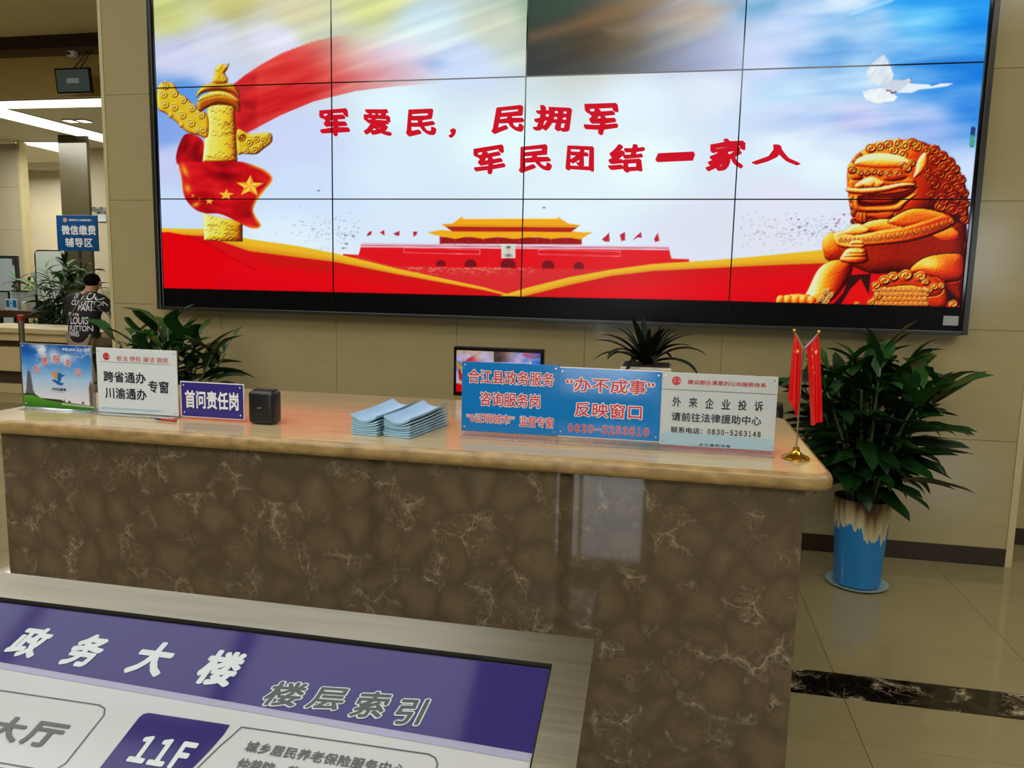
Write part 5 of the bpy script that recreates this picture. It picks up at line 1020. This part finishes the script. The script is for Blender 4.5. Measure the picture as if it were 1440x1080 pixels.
# mobile whiteboard
a, b = at(48, 352, 10.45), at(88, 352, 10.45); z0 = .55; t = thing('whiteboard', 'pale whiteboard on a rounded frame behind the potted tree', 'whiteboard', ((a.x + b.x) / 2, 10.45, 0))
MB().box(a.x + .02, b.x - .02, 10.45, 10.47, z0, a.z - .02).build('board', mat('board_face', (176, 184, 172), .3, var=.03), t); MB().tube([(a.x, 10.46, .03), (a.x, 10.46, a.z - .06), (a.x + .02, 10.46, a.z - .02), (a.x + .06, 10.46, a.z), (b.x - .06, 10.46, a.z), (b.x - .02, 10.46, a.z - .02), (b.x, 10.46, a.z - .06), (b.x, 10.46, .03)], .012, 8).build('frame', m_bez, t, smooth=True)
for u in (a.x, b.x): MB().tube([(u, 10.25, .02), (u, 10.67, .02)], .018, 8).build('foot', m_bez, t)
# door in the panelled wall
a, b = at(-30, 359, 11.75), at(23.5, 359, 11.75); t = thing('door_2', None, None, ((a.x + b.x) / 2, 11.75, 0), kind='structure')
MB().box(a.x, b.x, 11.74, 11.795, .001, a.z).build('door_frame', m_bez, t); MB().box(a.x + .05, b.x - .05, 11.72, 11.739, .002, a.z - .05).build('door_leaf', mat('door_grey', (150, 160, 160), .4, var=.03), t)
for z in (.5, 1.2, 1.62): MB().box(b.x - .055, b.x - .03, 11.70, 11.719, z, z + .11).build('hinge', m_steel, t)
# ceiling-hung monitor and camera
a, b, c = at(79, 97, 8.7), at(128, 97, 8.7), at(84, 132, 8.7); t = thing('hanging_monitor', 'dark ceiling-hung monitor in front of the bulkhead at upper left', 'monitor', ((a.x + b.x) / 2, 8.7, c.z)); tm_ = Matrix.Translation(((a.x + b.x) / 2, 8.7, (a.z + c.z) / 2)) @ Matrix.Rotation(math.radians(6), 4, 'X'); hw, hh = (b.x - a.x) / 2, (a.z - c.z) / 2
MB().box(-hw, hw, -.02, .02, -hh, hh, .005, 2, tm_).build('casing', m_gloss, t)
m_hs = mat('hanging_screen', (66, 80, 76), .2, emit=.25); MB().box(-hw + .02, hw - .02, -.0222, -.0202, -hh + .02, hh - .02, 0, 2, tm_).build('screen', m_hs, t); MB().box(-hw * .35, hw * .35, -.0235, -.0224, -.03, .03, 0, 2, tm_).build('screen_caption', mat('screen_caption', (120, 132, 128), .2, emit=.3), t)
for u in (-.05, .05): MB().tube([((a.x + b.x) / 2 + u, 8.72, a.z - .03), ((a.x + b.x) / 2 + u * .5 + .02, 8.972, 4.30)], .006, 8).build('hanger_rod', m_bez, t)
q = at(104, 77, 8.86); t = thing('security_camera', 'small white camera box on the bulkhead above the hanging monitor', 'camera', (q.x, 8.86, q.z)); MB().box(q.x - .05, q.x + .05, 8.80, 8.87, q.z - .035, q.z + .035, .006).build('body', m_white, t); MB().tube([(q.x - .02, 8.79, q.z), (q.x - .02, 8.80, q.z)], .02, 14).build('lens', m_black, t); MB().box(q.x - .02, q.x + .02, 8.871, 8.919, q.z - .02, q.z + .02).build('bracket', m_bez, t)
q = at(141, 299, 12.55); t = thing('wall_camera', 'small white twin fitting on the pale wall right of the blue sign', 'camera', (q.x, 12.55, q.z)); MB().box(q.x - .10, q.x + .10, 12.56, 12.5995, q.z - .16, q.z - .02).build('plate', m_white, t)
for u in (-.07, .07): MB().tube([(q.x + u, 12.48, q.z + .05), (q.x + u, 12.599, q.z + .05)], .05, 14).build('lamp_head', m_pin, t)
# blue payment sign on a pole
zS = lambda x, y: (x / 4.5, 120 + y / 4.5); y_ = 10.0; a, b = at(78.5, 302.5, y_), at(138.5, 353.5, y_)
t = thing('hall_sign', 'blue sign with white characters standing above the potted tree', 'sign', ((a.x + b.x) / 2, y_, 0)); MB().box(a.x, b.x, y_, y_ + .02, b.z, a.z, .003).build('board', mat('deep_blue_board', (18, 76, 130), .3, var=.04), t)
f = Face((0, y_, 0), (1, 0, 0), (0, 0, 1)); chars(t, m_wink, f, '微信缴费', *bx(zS, 388, 885, 608, 948, y_), .002, .022, 1.05); chars(t, m_wink, f, '辅导区', *bx(zS, 412, 965, 588, 1025, y_), .002, .022, 1.08); k1 = MB(); text(k1, f, '政务服务中心便民服务窗口', *bx(zS, 436, 845, 580, 861, y_), .002, .01); tag(k1.build('lettering', m_wink, t), kind='stuff')
k1, k2 = MB(), MB(); q = at(*zS(411, 852), y_); logo(k1, k2, f, q.x, q.z, .035, .002); k1.build('emblem', M_('bronze_print', (190, 130, 90), .4), t); k2.build('emblem_cut', m_wink, t)
xm = (a.x + b.x) / 2; MB().tube([(xm, y_ + .04, .02), (xm, y_ + .04, a.z - .1)], .02, 10).build('pole', m_bez, t); MB().lathe(xm, y_ + .04, [(.2, .001), (.2, .02), (.03, .03)], 24).build('base', m_bez, t)
# potted trees in the hall
LF0 = LF; m_fl = mat('hall_tree_leaf', (22, 50, 18), .6, var=.5, spec=.15); m_fl2 = mat('hall_tree_leaf_fresh', (46, 92, 30), .6, var=.4, spec=.15); LF = [leaf_mesh('leaf', L_, w_, d_, .18, m_, 5, 0, .1) for L_, w_, d_, m_ in ((.36, .07, .8, m_fl), (.34, .07, 1.1, m_fl2), (.4, .065, .6, m_fl), (.3, .07, 1.4, m_fl), (.32, .07, .9, m_fl2))]
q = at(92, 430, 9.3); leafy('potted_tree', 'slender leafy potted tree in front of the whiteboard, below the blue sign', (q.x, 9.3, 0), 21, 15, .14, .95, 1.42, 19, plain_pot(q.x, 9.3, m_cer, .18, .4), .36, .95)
q = at(43, 430, 11.1); leafy('potted_tree', 'dark leafy potted tree half hidden behind the whiteboard', (q.x, 11.1, 0), 22, 5, .14, .9, 1.35, 14, plain_pot(q.x, 11.1, m_cer, .18, .4), .16, .9)
# ---------------------------------------------------------------- the seated person, seen from behind
def skin(name, pts, edges, rad, m, parent, lev=2, root=0, post=None):
    off = Vector(WP[parent.name]); me = D.meshes.new(name); me.from_pydata([Vector(p) - off for p in pts], edges, []); o = D.objects.new(name, me); C.objects.link(o)
    sk = o.modifiers.new('skin', 'SKIN'); sk.use_smooth_shade = True; 
    for i, r in enumerate(rad): v = me.skin_vertices[0].data[i]; v.radius = r if isinstance(r, tuple) else (r, r); v.use_root = (i == root)
    sb = o.modifiers.new('sub', 'SUBSURF'); sb.levels = sb.render_levels = lev
    dg = bpy.context.evaluated_depsgraph_get(); dg.update(); m2 = D.meshes.new_from_object(o.evaluated_get(dg)); D.objects.remove(o); D.meshes.remove(me)
    m2.name = name
    if post: post(m2)
    m2.materials.clear(); m2.materials.append(m); m2.polygons.foreach_set('use_smooth', [True] * len(m2.polygons)); o = D.objects.new(name, m2); C.objects.link(o); o.parent = parent; WP[o.name] = tuple(off); return o
Y0 = 7.40; xp = at(115.5, 430, Y0).x; PZ = at(121, 481, Y0).z - .0
pe = thing('person', 'person in black shirt with white lettering sitting at the service desk, seen from behind', 'person', (xp, Y0, 0))
HZ = at(121, 397, Y0 + .15).z
def pt(x, y, z): return (xp + x, Y0 + y, z)
hp = PZ + .03; sh = at(118, 410, Y0).z - .075; ZD = .862; m_skin = mat('skin', (176, 128, 96), .5, var=.05); m_hair = mat('black_hair', (9, 8, 7), .9, var=.3, spec=.1, scale=60, bump=.4); m_shirt = mat('black_shirt', (18, 18, 20), .8, var=.15)
B = [pt(0, 0, hp), pt(0, .01, hp + .16), pt(0, .04, hp + .32), pt(0, .08, sh), pt(.015, .115, sh + .065), pt(.025, .145, HZ - .03), pt(.028, .16, HZ + .03),
     pt(-.17, .08, sh - .02), pt(-.255, .15, sh - .21), pt(-.20, .42, ZD + .03), pt(-.16, .56, ZD), pt(.17, .08, sh - .02), pt(.285, .18, sh - .19), pt(.265, .44, ZD + .03), pt(.22, .57, ZD),
     pt(-.09, .02, hp - .02), pt(-.13, .34, hp - .05), pt(-.13, .30, .09), pt(-.13, .41, .045), pt(.09, .02, hp - .02), pt(.13, .34, hp - .05), pt(.13, .30, .09), pt(.13, .41, .045)]
E_ = [(0, 1), (1, 2), (2, 3), (3, 4), (4, 5), (5, 6), (3, 7), (7, 8), (8, 9), (9, 10), (3, 11), (11, 12), (12, 13), (13, 14), (0, 15), (15, 16), (16, 17), (17, 18), (0, 19), (19, 20), (20, 21), (21, 22)]
Rr = [(.11, .10), (.125, .09), (.15, .095), (.10, .075), .050, (.070, .08), (.064, .072), .052, .040, .028, .022, .052, .040, .028, .022, .070, .055, .040, .038, .070, .055, .040, .038]
skin('body', B, E_, Rr, m_skin, pe)
# head details
hc = Vector(pt(.027, .153, HZ))
MB().ellipsoid((hc.x - .004, hc.y - .012, hc.z + .022), .080, .092, .082, 24, 16).build('hair', m_hair, pe, smooth=True)
for s_ in (-1, 1): MB().ellipsoid((hc.x + s_ * .078, hc.y + .01, hc.z - .015), .012, .020, .032, 10, 8).build('ear', m_skin, pe, smooth=True); MB().ellipsoid((hc.x + s_ * .03, hc.y + .088, hc.z - .005), .012, .010, .008, 10, 8).build('eye', m_black, pe)
MB().ellipsoid((hc.x, hc.y + .10, hc.z - .03), .012, .018, .02, 10, 8).build('nose', m_skin, pe, smooth=True); MB().ellipsoid((hc.x, hc.y + .088, hc.z - .065), .025, .008, .007, 10, 8).build('mouth', M_('lips', (150, 80, 70), .5), pe)
# hands with five bent fingers resting on the desk
for s_, w in ((-1, Vector(B[10])), (1, Vector(B[14]))):
    hv = [w, w + Vector((-s_ * .02, .05, .004))]; he = [(0, 1)]; hr = [.020, (.030, .014)]
    for k, (dx, L_) in enumerate(((-.026, .060), (-.009, .070), (.009, .066), (.026, .052))):
        b0 = len(hv); hv += [w + Vector((dx - s_ * .02, .075, .006)), w + Vector((dx * 1.2 - s_ * .025, .075 + L_ * .5, .008)), w + Vector((dx * 1.25 - s_ * .03, .075 + L_, -.006))]; he += [(1, b0), (b0, b0 + 1), (b0 + 1, b0 + 2)]; hr += [.010, .009, .008]
    b0 = len(hv); hv += [w + Vector((-s_ * .045, .04, .0)), w + Vector((-s_ * .062, .065, -.004))]; he += [(0, b0), (b0, b0 + 1)]; hr += [.011, .009]
    skin('hand', hv, he, hr, m_skin, pe, 1)
SB = [pt(0, 0, hp - .11), pt(0, .01, hp + .16), pt(0, .04, hp + .32), pt(0, .08, sh + .005), pt(-.175, .08, sh - .02), pt(-.265, .145, sh - .19), pt(-.245, .22, sh - .24), pt(.175, .08, sh - .02), pt(.29, .17, sh - .17), pt(.285, .25, sh - .22), pt(0, .10, sh + .055)]
shirt = skin('shirt', SB, [(0, 1), (1, 2), (2, 3), (3, 4), (4, 5), (5, 6), (3, 7), (7, 8), (8, 9), (3, 10)], [(.195, .135), (.190, .125), (.200, .125), (.13, .10), .076, .076, .074, .076, .076, .074, .066], m_shirt, pe)
skin('trousers', [pt(0, 0, hp), pt(-.09, .02, hp - .03), pt(-.13, .34, hp - .05), pt(-.13, .31, .34), pt(-.13, .30, .12), pt(.09, .02, hp - .03), pt(.13, .34, hp - .05), pt(.13, .31, .34), pt(.13, .30, .12)], [(0, 1), (1, 2), (2, 3), (3, 4), (0, 5), (5, 6), (6, 7), (7, 8)], [(.12, .11), .080, .066, .058, .052, .080, .066, .058, .052], M_('pale_trousers', (140, 122, 96), .8), pe)
for s_ in (-1, 1): MB().box(xp + s_ * .13 - .045, xp + s_ * .13 + .045, Y0 + .24, Y0 + .50, .001, .085, .02, 3).build('shoe', m_black, pe, smooth=True)
# shirt lettering laid on the cloth
bvh = BVHTree.FromPolygons([Vector(v.co) + Vector(WP[shirt.name]) for v in shirt.data.vertices], [tuple(p.vertices) for p in shirt.data.polygons]); kl = MB()
def cloth_text(s_, x0, y0, x1, y1, off=.01):
    zz = lambda x, y: (x / 7.712, 340 + y / 7.714); a, b = at(*zz(x0, y0), Y0 - .12), at(*zz(x1, y1), Y0 - .12); v, fcs = glyphs(s_, off, .95); q = unit(v, v); P_ = []
    for u, w in q:
        X_, Z_ = a.x + u * (b.x - a.x), b.z + w * (a.z - b.z); hit = bvh.ray_cast(Vector((X_, Y0 - 1, Z_)), Vector((0, 1, 0)))[0]; P_.append((X_, (hit.y if hit else None), Z_))
    keep = [f_ for f_ in fcs if all(P_[i][1] is not None for i in f_)]; kl.add([(x, (y if y is not None else Y0) - .004 - l, z) for (x, y, z), l in zip(P_, v[:, 2])], keep)
for a_ in (('LOUIS', 800, 545, 1085, 640), ('VUITTON', 790, 640, 1040, 700), ('PARIS', 808, 692, 975, 755), ('LOUIS', 740, 812, 922, 900), ('VUITTON', 725, 905, 955, 975), ('PARIS', 730, 968, 850, 1030), ('LO', 975, 835, 1060, 925), ('VUI', 968, 930, 1065, 1000), ('VUITTON', 1050, 740, 1165, 830), ('ON', 715, 560, 760, 620), ('CU', 715, 630, 790, 690), ('PARIS', 985, 765, 1045, 820), ('Paris', 700, 765, 830, 805), ('S', 1040, 590, 1100, 640)): cloth_text(*a_)
kl.build('shirt_lettering', m_wink, pe)
q0, q1 = Vector(pt(-.13, -.08, sh - .28)), Vector(pt(.07, -.05, sh + .05)); sv = []
for k in range(9):
    c_ = q0.lerp(q1, k / 8); h_ = bvh.ray_cast(Vector((c_.x, Y0 - 1, c_.z)), Vector((0, 1, 0)))[0]; sv.append((c_.x, (h_.y if h_ else Y0) - .008, c_.z))
MB().tube(sv, .011, 6).build('shoulder_strap', M_('grey_strap', (96, 88, 80), .6), pe, smooth=True)
t = thing('stool', 'low round stool under the seated person', 'stool', (xp, Y0, 0)); MB().lathe(xp, Y0, [(.12, hp - .22), (.13, hp - .205), (.13, hp - .18), (.12, hp - .165)], 28).build('seat', m_black, t, smooth=True)
for k in range(4): a_ = PI / 4 + k * PI / 2; MB().tube([(xp + .09 * math.cos(a_), Y0 + .09 * math.sin(a_), hp - .22), (xp + .17 * math.cos(a_), Y0 + .17 * math.sin(a_), .001)], .014, 8).build('leg', m_bez, t)
